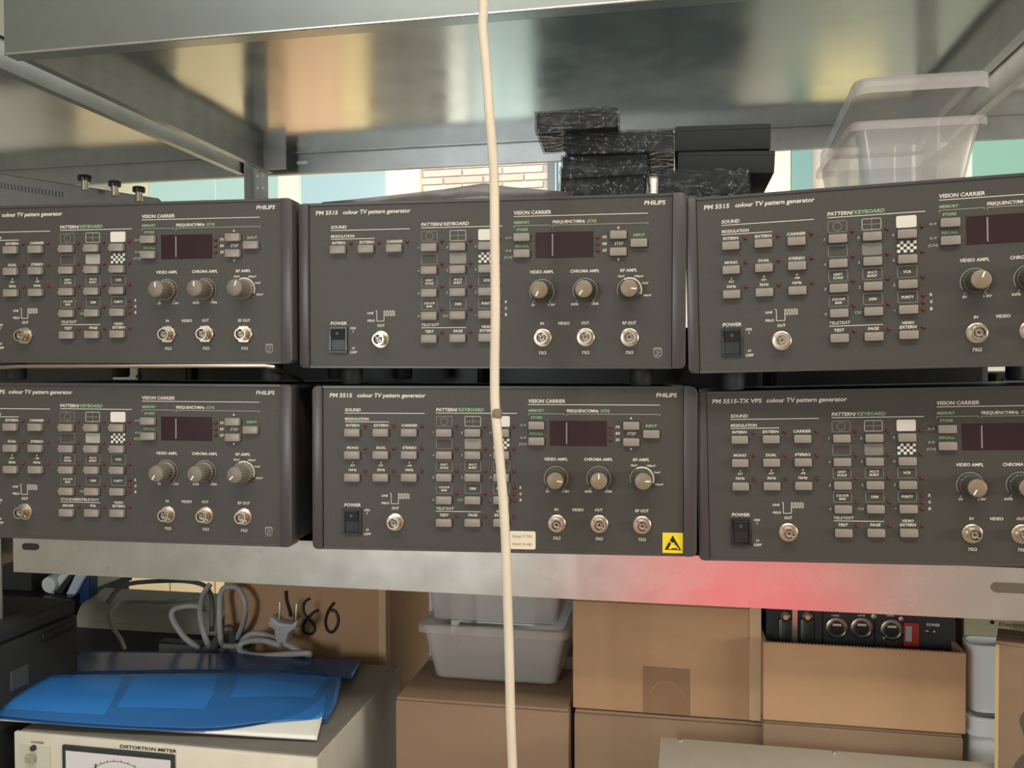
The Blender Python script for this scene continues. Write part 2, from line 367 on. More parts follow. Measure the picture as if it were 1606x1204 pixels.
slot(1592, 922, YS, .046, .0105, mat('slot_shadow', (.10, .085, .055), .6))
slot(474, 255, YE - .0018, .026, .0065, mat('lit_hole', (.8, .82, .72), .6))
# bolts at the back-left post
for (px, py) in ((418, 247), (408, 268), (436, 262)):
    c = at(px, py, YE - .04)
    part('bolt', MB().lathe([(.004, 0), (.0045, -.002), (.002, -.005)], 12, c), M_NICKEL, rack)
c0 = at(428, 243, YE - .05)
part('corner_bracket', MB().box(c0.x - .018, c0.x + .03, YE - .055, YE - .051, c0.z - .03, c0.z + .014), M_POST, rack)

# ------------------------------------------------------------------ pattern generators
LMT = Vector((-0.1908, 0.011, -0.1149)); LMA = [math.radians(a) for a in (-0.5, 0.2, 5.53)]
def pose(t, a):
    R = Matrix.Rotation(a[2], 3, 'Z') @ Matrix.Rotation(a[0], 3, 'X') @ Matrix.Rotation(a[1], 3, 'Y')
    return R
LR_ = pose(LMT, LMA)
ZO = 0.0925                       # the root sits at the foot of the panel
def L(px, py):                    # drawing coordinates of the panel artwork -> panel x, z
    r = ray(px, py); n = LR_.col[1]
    p = CAMPOS + r * ((LMT - CAMPOS).dot(n) / r.dot(n)); q = LR_.transposed() @ (p - LMT)
    return q.x, q.z + ZO
U = 0.000712                      # one drawing unit in metres
TXT = {}
def glyphs(s):
    if s in TXT: return TXT[s]
    c = bpy.data.curves.new('t', 'FONT'); c.body = s; c.size = 1; c.shear = 0.12; c.offset = 0.026; c.resolution_u = 2
    o = bpy.data.objects.new('t', c); COL.objects.link(o)
    dg = bpy.context.evaluated_depsgraph_get(); me = bpy.data.meshes.new_from_object(o.evaluated_get(dg))
    V = [(v.co.x, v.co.y) for v in me.vertices]; P = [tuple(p.vertices) for p in me.polygons]
    bpy.data.objects.remove(o); bpy.data.curves.remove(c); bpy.data.meshes.remove(me)
    xs = [v[0] for v in V]; x0, x1 = min(xs), max(xs)
    TXT[s] = (V, P, x0, x1); return TXT[s]
def write(mb, s, x0, x1, zc, h, y, mi=0):
    """string s between x0 and x1, centred on height zc, capital height h"""
    V, P, a, b = glyphs(s); k = (x1 - x0) / (b - a); kz = h / 0.70
    vs = [mb.b.verts.new((x0 + (v[0] - a) * k, y, zc - h/2 + v[1] * kz)) for v in V]
    mb.mi = mi
    for p in P: mb._f([vs[i] for i in p])
def T(mb, s, p0, p1, py, h=4.4, mi=0):
    x0, z = L(p0, py); x1, _ = L(p1, py); write(mb, s, x0, x1, z, h * U, -.00035, mi)
def rrect(cx, cz, w, h, r, n=4):
    pts = []
    for (sx, sz, a0) in ((1, 1, 0), (-1, 1, PI/2), (-1, -1, PI), (1, -1, 1.5*PI)):
        for k in range(n + 1):
            a = a0 + PI/2*k/n; pts.append((cx + sx*(w/2 - r) + r*math.cos(a), cz + sz*(h/2 - r) + r*math.sin(a)))
    return pts
def ring(mb, cx, cz, w, h, r, t, y):
    a = rrect(cx, cz, w, h, r); b = rrect(cx, cz, w - 2*t, h - 2*t, max(r - t, .0002)); n = len(a)
    for i in range(n): mb.poly([a[i], a[(i+1) % n], b[(i+1) % n], b[i]], y)

MESH = {}
def cached(key, fn):
    if key not in MESH: MESH[key] = fn()
    return MESH[key]
def key_mesh():
    w, h = 24.5*U, 12*U
    mb = MB().prism(rrect(0, 0, w, h, .0010, 3), -.0052, 0.0005)
    return mb.bevel(.0005, 2).mesh('push_button', M_KEY, True)
def key_shade_mesh():
    mb = MB(); ring(mb, 0, 0, 26*U, 13.6*U, .0012, 1.0*U, -.0003); return mb.mesh('key_shade_ring', M_BLACK)  # shade around each key drawn as a flat black ring
def led_mesh():
    return MB().lathe([(.0019, .0005), (.0019, -.0006), (.0017, -.0014), (.001, -.0021), (.0002, -.0023)], 14).mesh('indicator_led', M_LED, True)
def knob_mesh(pale=True):
    return MB().lathe([(.0118, -.0005), (.0118, -.0035), (.0100, -.005), (.0097, -.020), (.0092, -.0222)], 40, ribs=.0094, rd=.05).mesh('knob', M_KNOB if pale else M_SKIRT)
def knobcap_mesh(pale=True):
    return MB().lathe([(.0090, -.0215), (.0088, -.0238), (.0080, -.0243)], 32).mesh('knob_cap', M_KNOB if pale else M_CAP, True)
def pointer_mesh():
    return MB().box(-.0007, .0007, -.0247, -.0242, .0020, .0076).mesh('pointer', M_PAPER)
def bnc_mesh():
    return MB().lathe([(.0098, .0004), (.0098, -.0012), (.0088, -.0018), (.0088, -.0022), (.0064, -.0024), (.0064, -.0050), (.0060, -.0052), (.0060, -.0100), (.0066, -.0108), (.0066, -.0112), (.0052, -.0112), (.0051, -.0040), (.0002, -.0040)], 28).mesh('bnc_connector', M_NICKEL, True)
def bncpin_mesh():
    mb = MB().lathe([(.0034, -.0042), (.0034, -.0098), (.0030, -.0100), (.0030, -.0078), (.0002, -.0078)], 20)
    return mb.mesh('insulator', mat('ptfe', (.42, .40, .36), .4), True)
def bnchole_mesh():
    return MB().lathe([(.0012, -.0078), (.0012, -.0082), (.0001, -.0082)], 12).mesh('centre_contact', M_BLACK)
def lug_mesh():
    return MB().box(-.0080, .0080, -.0082, -.0062, -.0011, .0011).bevel(.0004, 1).mesh('bayonet_lug', M_NICKEL)
def nut_mesh():
    pts = [(.0108*math.cos(PI/3*k), .0108*math.sin(PI/3*k)) for k in range(6)]
    return MB().prism(pts, -.0026, 0).bevel(.0005, 1).mesh('hex_nut', M_NICKEL, True)

XI0, XI1, XO0, XO1, ZT, ZBt = -.2031, .1974, -.2145, .2115, .0913 + ZO, 0.0
def case_mesh():
    mb = MB().box(XO0 + .004, XO1 - .003, .008, .300, .003, ZT - .0005).bevel(.003, 2); return mb.mesh('case', M_CASE, True)
def panel_mesh():
    mb = MB().box(XI0, XI1, 0, .009, .0005, ZT - .001).bevel(.0006, 1); return mb.mesh('front_panel', M_PANEL, True)
def trim_mesh(s):
    x0, x1 = (XO0, XI0) if s < 0 else (XI1, XO1)
    r = .006; pts = []
    # rounded outer corners
    if s < 0:
        pts = [(x1, 0.0), (x1, ZT)] + [(x0 + r + r*math.cos(PI/2 + PI/2*k/5), ZT - r + r*math.sin(PI/2 + PI/2*k/5)) for k in range(6)] + [(x0 + r + r*math.cos(PI + PI/2*k/5), r + r*math.sin(PI + PI/2*k/5)) for k in range(6)]
    else:
        pts = [(x0, ZT), (x0, 0.0)] + [(x1 - r + r*math.cos(-PI/2 + PI/2*k/5), r + r*math.sin(-PI/2 + PI/2*k/5)) for k in range(6)] + [(x1 - r + r*math.cos(PI/2*k/5), ZT - r + r*math.sin(PI/2*k/5)) for k in range(6)]
    return MB().prism(pts, -.0035, .020).bevel(.0009, 2).mesh('side_trim', M_TRIM, True)
def edge_mesh(z0, z1):
    return MB().box(XI0, XI1, -.0012, .012, z0, z1).bevel(.0004, 1).mesh('edge_strip', M_TRIM)
def foot_mesh(h):
    return MB().lathe([(.011, 0), (.0125, .003), (.0125, h)], 20, ax='z').mesh('foot', M_SOFTBLACK, True)

KX = [696.8, 741.6, 786.5]; KY = [678.4, 713.4, 748.3, 783.6, 818.8]
SX = [553.3, 597.8, 642.2]; SY = [678, 713, 748.2]
NUM = ['789', '456', '123', '0']
def lettering(u):
    mb = MB()
    w, g, gr, lg = 0, 1, 2, 3
    for s, a, b in u['title']: T(mb, s, a, b, 619.6, 6.2)
    T(mb, 'PHILIPS', 1029, 1061.5, 619.3, 6.0)
    def HL(p0, p1, py, wd=1.0, mi=0):
        x0, z = L(p0, py); x1, _ = L(p1, py); mb.mi = mi; mb.line((x0, z), (x1, z), wd*U, -.00035)
    def VL(px, p0, p1, wd=.9, mi=0):
        x, z0 = L(px, p0); _, z1 = L(px, p1); mb.mi = mi; mb.line((x, z0), (x, z1), wd*U, -.00035)
    T(mb, 'SOUND', 541, 566, 642.4, 4.8); HL(541, 666, 647.5)
    T(mb, 'MODULATION', 541, 578.5, 656.6, 4.2); HL(541, 610, 661)
    for s, c, wd in zip(('INTERN', 'EXTERN', 'CARRIER'), SX, (21, 23, 25)): T(mb, s, c - wd/2, c + wd/2, 666.8, 4)
    if u['sound']:
        for s, c, wd in zip(('MONO', 'DUAL', 'STEREO'), SX, (18, 15, 22)): T(mb, s, c - wd/2, c + wd/2, 701.8, 4)
        for s, s2, c in zip(('1kHz', '3kHz', '1kHz'), ('INT', 'INT', 'AB'), SX):
            T(mb, s, c - 6.5, c + 6.5, 736.4, 3.8); T(mb, s2, c - 3.5, c + 3.5, 729.6, 2.8); T(mb, 'A' if c == SX[0] else 'B', c - 1.4, c + 1.4, 725, 2.6)
    T(mb, 'POWER', 540, 566, 791.4, 4.8); T(mb, 'ON', 571.5, 580, 799.5, 3.6); VL(576, 802.5, 806.5, .8)
    T(mb, 'O', 574, 578.5, 830.5, 3.4); T(mb, 'OFF', 571, 582, 837, 3.8)
    # sync waveform
    pts = [(611.5, 773.4), (613.6, 773.4), (613.6, 789.6), (625, 789.6), (625, 773.6)]
    for a, b in zip(pts, pts[1:]):
        mb.mi = w; mb.line(L(*a), L(*b), .9*U, -.00035)
    for k in range(4):
        a = 625 + k*4.2
        mb.line(L(a, 773.8), L(a + 2.1, 773.8), .8*U, -.00035); mb.line(L(a + 2.1, 773.8), L(a + 2.1, 781.6), .8*U, -.00035)
        mb.line(L(a + 2.1, 781.6), L(a + 4.2, 781.6), .8*U, -.00035); mb.line(L(a + 4.2, 781.6), L(a + 4.2, 773.8), .8*U, -.00035)
    T(mb, 'LINE', 598.5, 608.5, 776.8, 3.2); T(mb, 'FIELD', 598.5, 610.5, 788.4, 3.2); T(mb, 'OUT', 614.5, 626, 796.4, 4)
    # pattern / keyboard
    T(mb, 'PATTERN/', 684, 718.5, 642.2, 5); T(mb, 'KEYBOARD', 719.5, 759, 642.2, 5, g if u['green'] else w); HL(684, 811, 647.4)
    for j, row in enumerate(NUM):
        for i, ch in enumerate(row): T(mb, ch, KX[i] - 18.6, KX[i] - 15.6, KY[j], 3.8, lg)
    T(mb, 'CH', KX[1] - 24, KX[1] - 15.5, KY[3], 3.8, g); T(mb, '+', KX[2] - 18, KX[2] - 15.4, KY[3], 3, lg)
    for i in range(3):
        for j in range(4):
            cx, cz = L(KX[i], KY[j] - 17.8)
            kind = (i, j)
            if kind in ((2, 0), (2, 1)): continue
            mb.mi = lg if kind == (1, 0) else gr; ring(mb, cx, cz, 26*U, 16.6*U, 2.6*U, (1.3 if kind == (1, 0) else .95)*U, -.00035)
            if kind == (0, 0): mb.arc((cx, cz), 5.8*U, 0, 2*PI, 1*U, -.00035)
            if kind == (1, 0):
                mb.mi = gr; mb.line((cx, cz - 7*U), (cx, cz + 7*U), 1.1*U, -.00035); mb.line((cx - 12*U, cz), (cx + 12*U, cz), 1.1*U, -.00035)
            if kind == (1, 1):
                mb.mi = lg
                for k in range(-7, 8): mb.line((cx - 12.2*U, cz + k*1.02*U), (cx + 12.2*U, cz + k*1.02*U), .5*U, -.00035)
                if u['grid'] == 'cross':
                    for k in range(-8, 9): mb.line((cx + k*1.45*U, cz - 7.4*U), (cx + k*1.45*U, cz + 7.4*U), .55*U, -.00036)
                if u['grid'] == 'fill': mb.poly(rrect(cx, cz, 25*U, 15.6*U, 2*U), -.0004)
    for (i, j, a, b) in ((0, 2, 'GREY', 'SCALE'), (1, 2, 'MULTI', 'BURST'), (0, 3, 'COLOUR', 'BAR')):
        c = KX[i]; y = KY[j] - 17.8; wd = 8.6 if a == 'COLOUR' else 6.2
        T(mb, a, c - wd, c + wd, y - 2.4, 3.3); wd = 4.6 if b == 'BAR' else 6.6; T(mb, b, c - wd, c + wd, y + 2.6, 3.3)
    for (i, j, a, wd) in ((2, 2, 'VCR', 5), (1, 3, 'DEM', 5), (2, 3, 'PURITY', 8)): T(mb, a, KX[i] - wd, KX[i] + wd, KY[j] - 17.8, 3.5)
    for k, ch in enumerate('RGB'): T(mb, ch, 814.8, 818, 774.8 - 10.6 + 9.8*k, 4)
    if u['sec']:
        T(mb, 'STANDARD/TELETEXT', 684, 752, 796.6, 4); T(mb, 'SECAM', 687, 706.5, 807.3, 4); T(mb, 'PAL', 736, 747, 807.3, 4)
    else:
        T(mb, 'TELETEXT', 684, 712, 796.6, 4); T(mb, 'TEST', 690, 704, 807.3, 4); T(mb, 'PAGE', 734.5, 749, 807.3, 4)
    HL(684, 754, 801.3, .9)
    T(mb, 'VIDEO', 778.5, 794.5, 801.6, 3.6); T(mb, 'EXTERN', 775.5, 797.5, 807.5, 4)
    # vision carrier
    T(mb, 'VISION CARRIER', 828.8, 886.5, 628.6, 5.2); HL(828.6, 1034.8, 634.2)
    T(mb, 'MEMORY', 828.8, 853.5, 643.4, 4, g); T(mb, 'FREQUENCY/MHz', 888.6, 939, 644, 4.4); T(mb, '(CH)', 942, 956, 644, 4.2, g)
    HL(828.6, 885.3, 648.4, .8, lg); VL(828.8, 648.4, 651.5, .8, lg); VL(885, 648.4, 651.5, .8, lg)
    HL(888.6, 1035, 649, .8, lg); VL(888.8, 649, 652.5, .8, lg); VL(1034.8, 649, 652.5, .8, lg)
    T(mb, 'STORE', 832.5, 850.5, 654.4, 3.8, g); T(mb, 'RECALL', 831, 852, 679.4, 3.8, g)
    T(mb, '0-9', 816, 825, 666.4, 3.4, lg); T(mb, '0-9', 816, 825, 686.2, 3.4, lg); T(mb, '(CH)', 814, 826.5, 696, 3.6, g if not u['sound'] or u['sec'] else lg)
    for k, s in enumerate(('75', '50', '25')): T(mb, s, 965, 972, 669.4 + 10*k, 3.8)
    T(mb, 'STEP', 983.5, 998, 679.6, 4.2); T(mb, 'INPUT', 1012.5, 1030.5, 667.6, 4, g)
    mb.mi = w
    for cy, s in ((655.4, 1), (704.2, -1)):
        x, z = L(989.8, cy); mb.poly([(x - 1.8*U, z - s*1.6*U), (x + 1.8*U, z - s*1.6*U), (x, z + s*2*U)], -.00035)
    T(mb, 'VIDEO AMPL', 853.5, 890.5, 719.6, 4.4); T(mb, 'CHROMA AMPL', 916, 961, 719.9, 4.4); T(mb, 'RF AMPL', 992.5, 1018.5, 720.6, 4.4)
    for n, c in enumerate(((872, 749.8), (938.8, 750), (1006.8, 750.6))):
        x, z = L(*c)
        if n < 2:
            mb.mi = lg; mb.arc((x, z), 18.2*U, math.radians(-52), math.radians(212), .9*U, -.00035)
            for a in (-52, 232):
                ca, sa = math.cos(math.radians(a)), math.sin(math.radians(a))
                mb.line((x + 18*U*ca, z + 18*U*sa), (x + 23.5*U*ca, z + 23.5*U*sa), 1*U, -.00035)
            T(mb, ('0V', '50%')[n], c[0] - (16 if n == 0 else 22), c[0] - 10, 770.4, 3.2); T(mb, ('1.4V', '150%')[n], c[0] + 10, c[0] + 21, 770.4, 3.2)
        else:
            mb.mi = w; mb.arc((x, z), 17.6*U, math.radians(-22), math.radians(118), 2.2*U, -.00035); mb.mi = lg; mb.arc((x, z), 18*U, math.radians(118), math.radians(200), .8*U, -.00035)
            for s, a, b, y in (('10µV', 989, 1000, 729.3), ('100µV', 1014, 1028.5, 730), ('1mV', 1026, 1036, 740.5), ('10mV', 1028, 1040.5, 759.3)): T(mb, s, a, b, y, 3)
    T(mb, 'IN', 869.5, 875.5, 798.6, 4); T(mb, 'VIDEO', 897, 915.5, 799, 4.2); T(mb, 'OUT', 933, 945, 799.2, 4); T(mb, 'RF OUT', 996, 1017.5, 800.6, 4.4)
    for c, y in ((873.2, 843.6), (939.6, 844.4), (1006.8, 845.6)): T(mb, '75Ω', c - 6, c + 6, y, 4.2)
    if u['shield']:
        x, z = L(1050, 848.5); mb.mi = lg
        mb.arc((x, z), 5.6*U, PI, 2*PI, .9*U, -.00035, 12); s = 5.6*U
        mb.line((x - s, z), (x - s, z + 8*U), .9*U, -.00035); mb.line((x + s, z), (x + s, z + 8*U), .9*U, -.00035); mb.line((x - s, z + 8*U), (x + s, z + 8*U), 1.6*U, -.00035)
        mb.line((x - s, z + 5.5*U), (x + s, z + 5.5*U), .7*U, -.00035)
        mb.line((x - 3*U, z + 2.5*U), (x + 3*U, z + 2.5*U), .8*U, -.00035); mb.line((x + 3*U, z + 2.5*U), (x - 3*U, z - 2.5*U), .8*U, -.00035); mb.line((x - 3*U, z - 2.5*U), (x + 3*U, z - 2.5*U), .8*U, -.00035)
    return mb.mesh('panel_lettering', [M_INK, M_GREEN, M_GREY, M_MIDG])
def plate_mesh(): return MB().prism(rrect(0, 0, 26*U, 16.6*U, 2.4*U), -.0008, 0).mesh('white_key_legend', mat('legend_white', (.66, .64, .56), .5))
def checker_mesh():
    mb = MB(); mb.prism(rrect(0, 0, 26*U, 16.6*U, 2.0*U), -.0006, 0); mb.mi = 1
    nx, nz = 6, 4; w, h = 25/nx*U, 16/nz*U
    for i in range(nx):
        for j in range(nz):
            if (i + j) % 2 == 0:
                x, z = (i - nx/2)*w, (j - nz/2)*h; mb.poly([(x, z), (x + w, z), (x + w, z + h), (x, z + h)], -.0008)
    return mb.mesh('checker_legend', [mat('legend_dark', (.03, .03, .03), .5), mat('legend_white', (.66, .64, .56), .5)])

def generator(u):
    t, a = Vector(u['t']), [math.radians(q) for q in u['a']]
    R = pose(t, a); M4 = R.to_4x4(); M4.translation = t + R @ Vector((0, 0, -ZO))
    root = thing('pattern_generator', u['label'], 'instrument', (0, 0, 0), 'pattern generators on the shelf')
    root.matrix_world = M4; root.location, root.rotation_euler = M4.translation, M4.to_euler()
    P = lambda name, key, fn, x=0, z=0, y=0, ry=0, par=root: link(name, cached(key, fn), par, (x, y, z), (0, ry, 0))
    P('case', 'case', case_mesh); P('front_panel', 'panel', panel_mesh)
    P('side_trim', 'trimL', lambda: trim_mesh(-1)); P('side_trim', 'trimR', lambda: trim_mesh(1))
    P('edge_strip', 'edgeT', lambda: edge_mesh(ZT - .003, ZT + .0002)); P('edge_strip', 'edgeB', lambda: edge_mesh(-.0002, .0025))
    link('panel_lettering', lettering(u), root)['kind'] = 'stuff'
    def key(px, py):
        x, z = L(px, py); P('push_button', 'key', key_mesh, x, z); P('key_shade_ring', 'kw', key_shade_mesh, x, z)
    def led(px, py):
        x, z = L(px, py); P('indicator_led', 'led', led_mesh, x, z)
    for i, kx in enumerate(KX):
        for j, ky in enumerate(KY):
            key(kx, ky)
            if not (i == 2 and j == 3): led(kx + 19.6, ky - 9.8)
    for k in range(3): led(806.5, 764.6 + 9.8*k)
    for j, sy in enumerate(SY):
        if j and not u['sound']: continue
        for sx in SX: key(sx, sy); led(sx + 19.8, sy - 10)
    for p in ((841.4, 666.8), (841.4, 691.6), (989.7, 667.2), (989.7, 692.8), (1021, 680.3)): key(*p)
    for k in range(3): led(957.8, 669.6 + 10*k)
    x, z = L(KX[2], KY[0] - 17.8); P('white_legend', 'wl', plate_mesh, x, z)
    x, z = L(KX[2], KY[1] - 17.8); P('checker_legend', 'cl', checker_mesh, x, z)
    # display
    x0, z0 = L(862.4, 698.4); x1, z1 = L(951.5, 660)
    def disp(): return MB().box(x0, x1, -.0006, .001, z0, z1).mesh('display_window', M_DISP)
    dw = link('display_window', cached('disp', disp), root)
    xs = x0 + (x1 - x0)*.286
    link('display_divider', cached('dd', lambda: MB().box(xs, xs + .0012, -.0009, -.0004, z0 + .002, z1 - .002).mesh('display_divider', M_DISPW)), dw)
    # knobs
    for n, c in enumerate(((872, 749.8), (938.8, 750), (1006.8, 750.6))):
        x, z = L(*c); pale = u['t'][0] < -.5; k = P('knob', 'knob%d' % pale, lambda: knob_mesh(pale), x, z, ry=math.radians(u['ptr'][n]))
        P('knob_cap', 'kcap%d' % pale, lambda: knobcap_mesh(pale), par=k); P('pointer', 'kptr', pointer_mesh, par=k)
    # connectors
    for n, c in enumerate(((619.8, 818.3), (873.2, 820.7), (939.6, 821.4), (1006.8, 823))):
        x, z = L(*c); b = P('bnc_connector', 'bnc', bnc_mesh, x, z)
        if u['nut']: P('hex_nut', 'nut', nut_mesh, par=b)
        P('insulator', 'ins', bncpin_mesh, par=b); P('centre_contact', 'cc', bnchole_mesh, par=b); P('bayonet_lug', 'lug', lug_mesh, par=b, ry=math.radians(40))
    # power switch
    x, z = L(552.7, 817.2)
    def swf():
        mb = MB(); w, h = 29*U, 41*U
        for q in ((-w/2, w/2, h/2 - .0022, h/2), (-w/2, w/2, -h/2, -h/2 + .0022), (-w/2, -w/2 + .0022, -h/2 + .0022, h/2 - .0022), (w/2 - .0022, w/2, -h/2 + .0022, h/2 - .0022)):
            mb.box(q[0], q[1], -.0028, .0005, q[2], q[3])
        return mb.bevel(.0004, 1).mesh('power_switch', M_BLACK)
    def rock():
        w, h = 29*U - .005, 41*U - .005
        pts = [(0.0, -h/2), (-.0012, -h/2), (-.0016, 0), (-.0055, h/2), (0.0, h/2)]
        return MB().prismx(pts, -w/2, w/2).bevel(.0003, 1).mesh('rocker', mat('rocker_black', (.008, .010, .012), .42))
    s = P('power_switch', 'sw', swf, x, z); P('rocker', 'rock', rock, par=s)
    P('rocker_mark', 'rm', lambda: (lambda mb: (mb.arc((0, .007), .0012, 0, 2*PI, .0003, -.0053, 10), mb)[1])(MB()).mesh('rocker_mark', M_MIDG), par=s)
    fh = u['foot']
    for fx in (-.17, .165):
        for fy in (.045, .26): P('foot', 'foot%d' % int(fh*1e4), lambda: foot_mesh(fh + .003), fx, -fh, fy)
    return root
UNITS = {
 'LM': dict(t=(-.1908, .011, -.1149), a=(-.5, .2, 5.53), title=[('PM 5515', 517, 552.4), ('colour TV pattern generator', 560.3, 667.5)], sound=True, green=True, sec=False, grid='cross', shield=False, nut=False, ptr=(95, 0, 88), foot=.0025,
   label='dark grey pattern generator, centre of the lower row, with yellow warning sticker and paper label'),
 'UM': dict(t=(-.2034, -.0027, .0886), a=(.37, .31, 2.04), title=[('PM 5515', 517, 552.4), ('colour TV pattern generator', 560.3, 667.5)], sound=False, green=False, sec=False, grid='cross', shield=True, nut=False, ptr=(207, 215, 95), foot=.019,
   label='dark grey pattern generator, centre of the upper row, with only one row of sound buttons'),
 'UR': dict(t=(.2226, -.0061, .0870), a=(-.1, -1.26, -4.37), title=[('PM 5515', 517, 552.4), ('colour TV pattern generator', 560.3, 667.5)], sound=True, green=True, sec=False, grid='lines', shield=True, nut=False, ptr=(22, 10, 20), foot=.019,
   label='dark grey pattern generator at upper right, tilted, under the clear tub'),
 'LR': dict(t=(.2347, .0388, -.1171), a=(-.48, -1.29, -1.05), title=[('PM 5515-TX VPS', 515, 586), ('colour TV pattern generator', 592.5, 706)], sound=True, green=True, sec=False, grid='lines', shield=True, nut=False, ptr=(210, 200, 190), foot=.0005,
   label='dark brown pattern generator at lower right, above the pink reflection on the beam'),
 'UL': dict(t=(-.6313, -.030, .0961), a=(0, .44, 2.26), title=[('PM 5515-TX', 517, 573), ('colour TV pattern generator', 580, 688)], sound=True, green=True, sec=False, grid='fill', shield=True, nut=True, ptr=(0, -3, 20), foot=.021,
   label='upper left pattern generator with pale knobs pointing up and hex-nut sockets'),
 'LL': dict(t=(-.6382, -.0251, -.1113), a=(-.25, .39, 3.3), title=[('PM 5515-TX VPS', 515, 586), ('colour TV pattern generator', 592.5, 706)], sound=True, green=True, sec=True, grid='fill', shield=True, nut=False, ptr=(212, 212, 225), foot=.0055,
   label='lower left pattern generator with pale knobs pointing down-left, lettered standard/teletext'),
}
G = {k: generator(v) for k, v in UNITS.items()}
# stickers on the lower centre unit
lm = G['LM']
def local_part(name, mb, mats, par, label=None):
    o = link(name, mb.mesh(name, mats), par)
    if label: o['label'] = label
    return o
x0, z0 = L(1039, 866.6); x1, z1 = L(1071, 835.4)
mb = MB(); mb.prism([(x0, z0), (x1, z0), (x1, z1), (x0, z1)], -.0006, -.0001)
st = local_part('warning_sticker', mb, M_YEL, lm, 'yellow sticker with a black triangle and a hand')
cx, cz = (x0 + x1)/2, (z0 + z1)/2; w = (x1 - x0)
mb = MB(); mb.poly([(cx - .40*w, cz - .34*w), (cx + .42*w, cz - .36*w), (cx, cz + .38*w)], -.00075); mb.mi = 1
hand = [(-.22, -.30), (-.12, -.10), (-.02, .02), (.10, .02), (.06, -.06), (.16, -.10), (.24, -.22), (.14, -.20), (.10, -.28), (0, -.24), (-.08, -.30)]
mb.poly([(cx + p*w, cz + q*w) for p, q in hand], -.0012); mb.line((cx - .2*w, cz + .12*w), (cx + .28*w, cz - .30*w), .06*w, -.0013)
local_part('warning_symbol', mb, [M_BLACK, M_YEL], st)
x0, z0 = L(799.5, 860.5); x1, z1 = L(840, 833)
mb = MB(); mb.prism(rrect((x0+x1)/2, (z0+z1)/2, x1-x0, z1-z0, .002), -.0006, -.0001)
pl = local_part('paper_label', mb, mat('label_paper', (.72, .65, .50), .7), lm, 'cream paper label with two faint handwritten lines')
mb = MB(); write(mb, 'Kanal 5 720', x0 + .003, x1 - .004, z0 + .72*(z1-z0), .0030, -.0008); write(mb, 'Geert 6 wijs', x0 + .003, x1 - .004, z0 + .30*(z1-z0), .0030, -.0008)
local_part('handwriting', mb, mat('pale_ink', (.40, .33, .24), .8), pl)
# chrome tilt bail under the upper left unit
ul = G['UL']
a = matw(ul).inverted()
pts = [at(475, 597, .10), at(450, 585, .02), at(428, 574.5, -.035), at(415, 573.5, -.038), at(200, 574, -.045), at(30, 574.5, -.05), at(-60, 580, -.04), at(-80, 590, .10)]
part('tilt_bail', MB().tube(pts, .0022, 8), M_NICKEL, ul, True)

for k, (p_, q_, zt_, lab) in enumerate(((-90, 300, .055, 'left'), (305, 760, .055, 'centre'), (765, 1200, .055, 'centre-right'), (1205, 1556, .03, 'right'), (1560, 1720, -.014, 'far right'))):  # cases added to block the bright room behind the gap
    a, b = at(p_, 590, .40), at(q_, 590, .40)
    t = thing('gap_blocking_case', 'black case added behind the units to keep the gap dark at ' + lab, 'case', ((a.x+b.x)/2, .52, ZB1))
    part('body', MB().box(a.x + .003, b.x - .003, .405, .66, ZB1 + .006, zt_).bevel(.003, 2), M_SOFTBLACK, t, True)
    for fx_ in (a.x + .04, b.x - .04):
        for fy in (.44, .62): part('foot', MB().lathe([(.009, ZB1), (.010, ZB1 + .0065)], 12, (fx_, fy, 0), ax='z'), M_BLACK, t)
    part('rear_panel', MB().box(a.x + .012, b.x - .012, .402, .405, ZB1 + .02, zt_ - .008), M_BLACK, t)
    if k == 0:
        q = at(200, 588, .40); br = part('bracket', MB().box(q.x - .026, q.x + .022, .396, .402, q.z - .02, q.z + .018).bevel(.001, 1), mat('beige_bracket', (.30, .30, .25), .5), t)
        q = at(215, 590, .395); part('bracket_hole', MB().lathe([(.003, 0), (.003, .0008)], 12, (q.x, .3953, q.z)), M_BLACK, br)
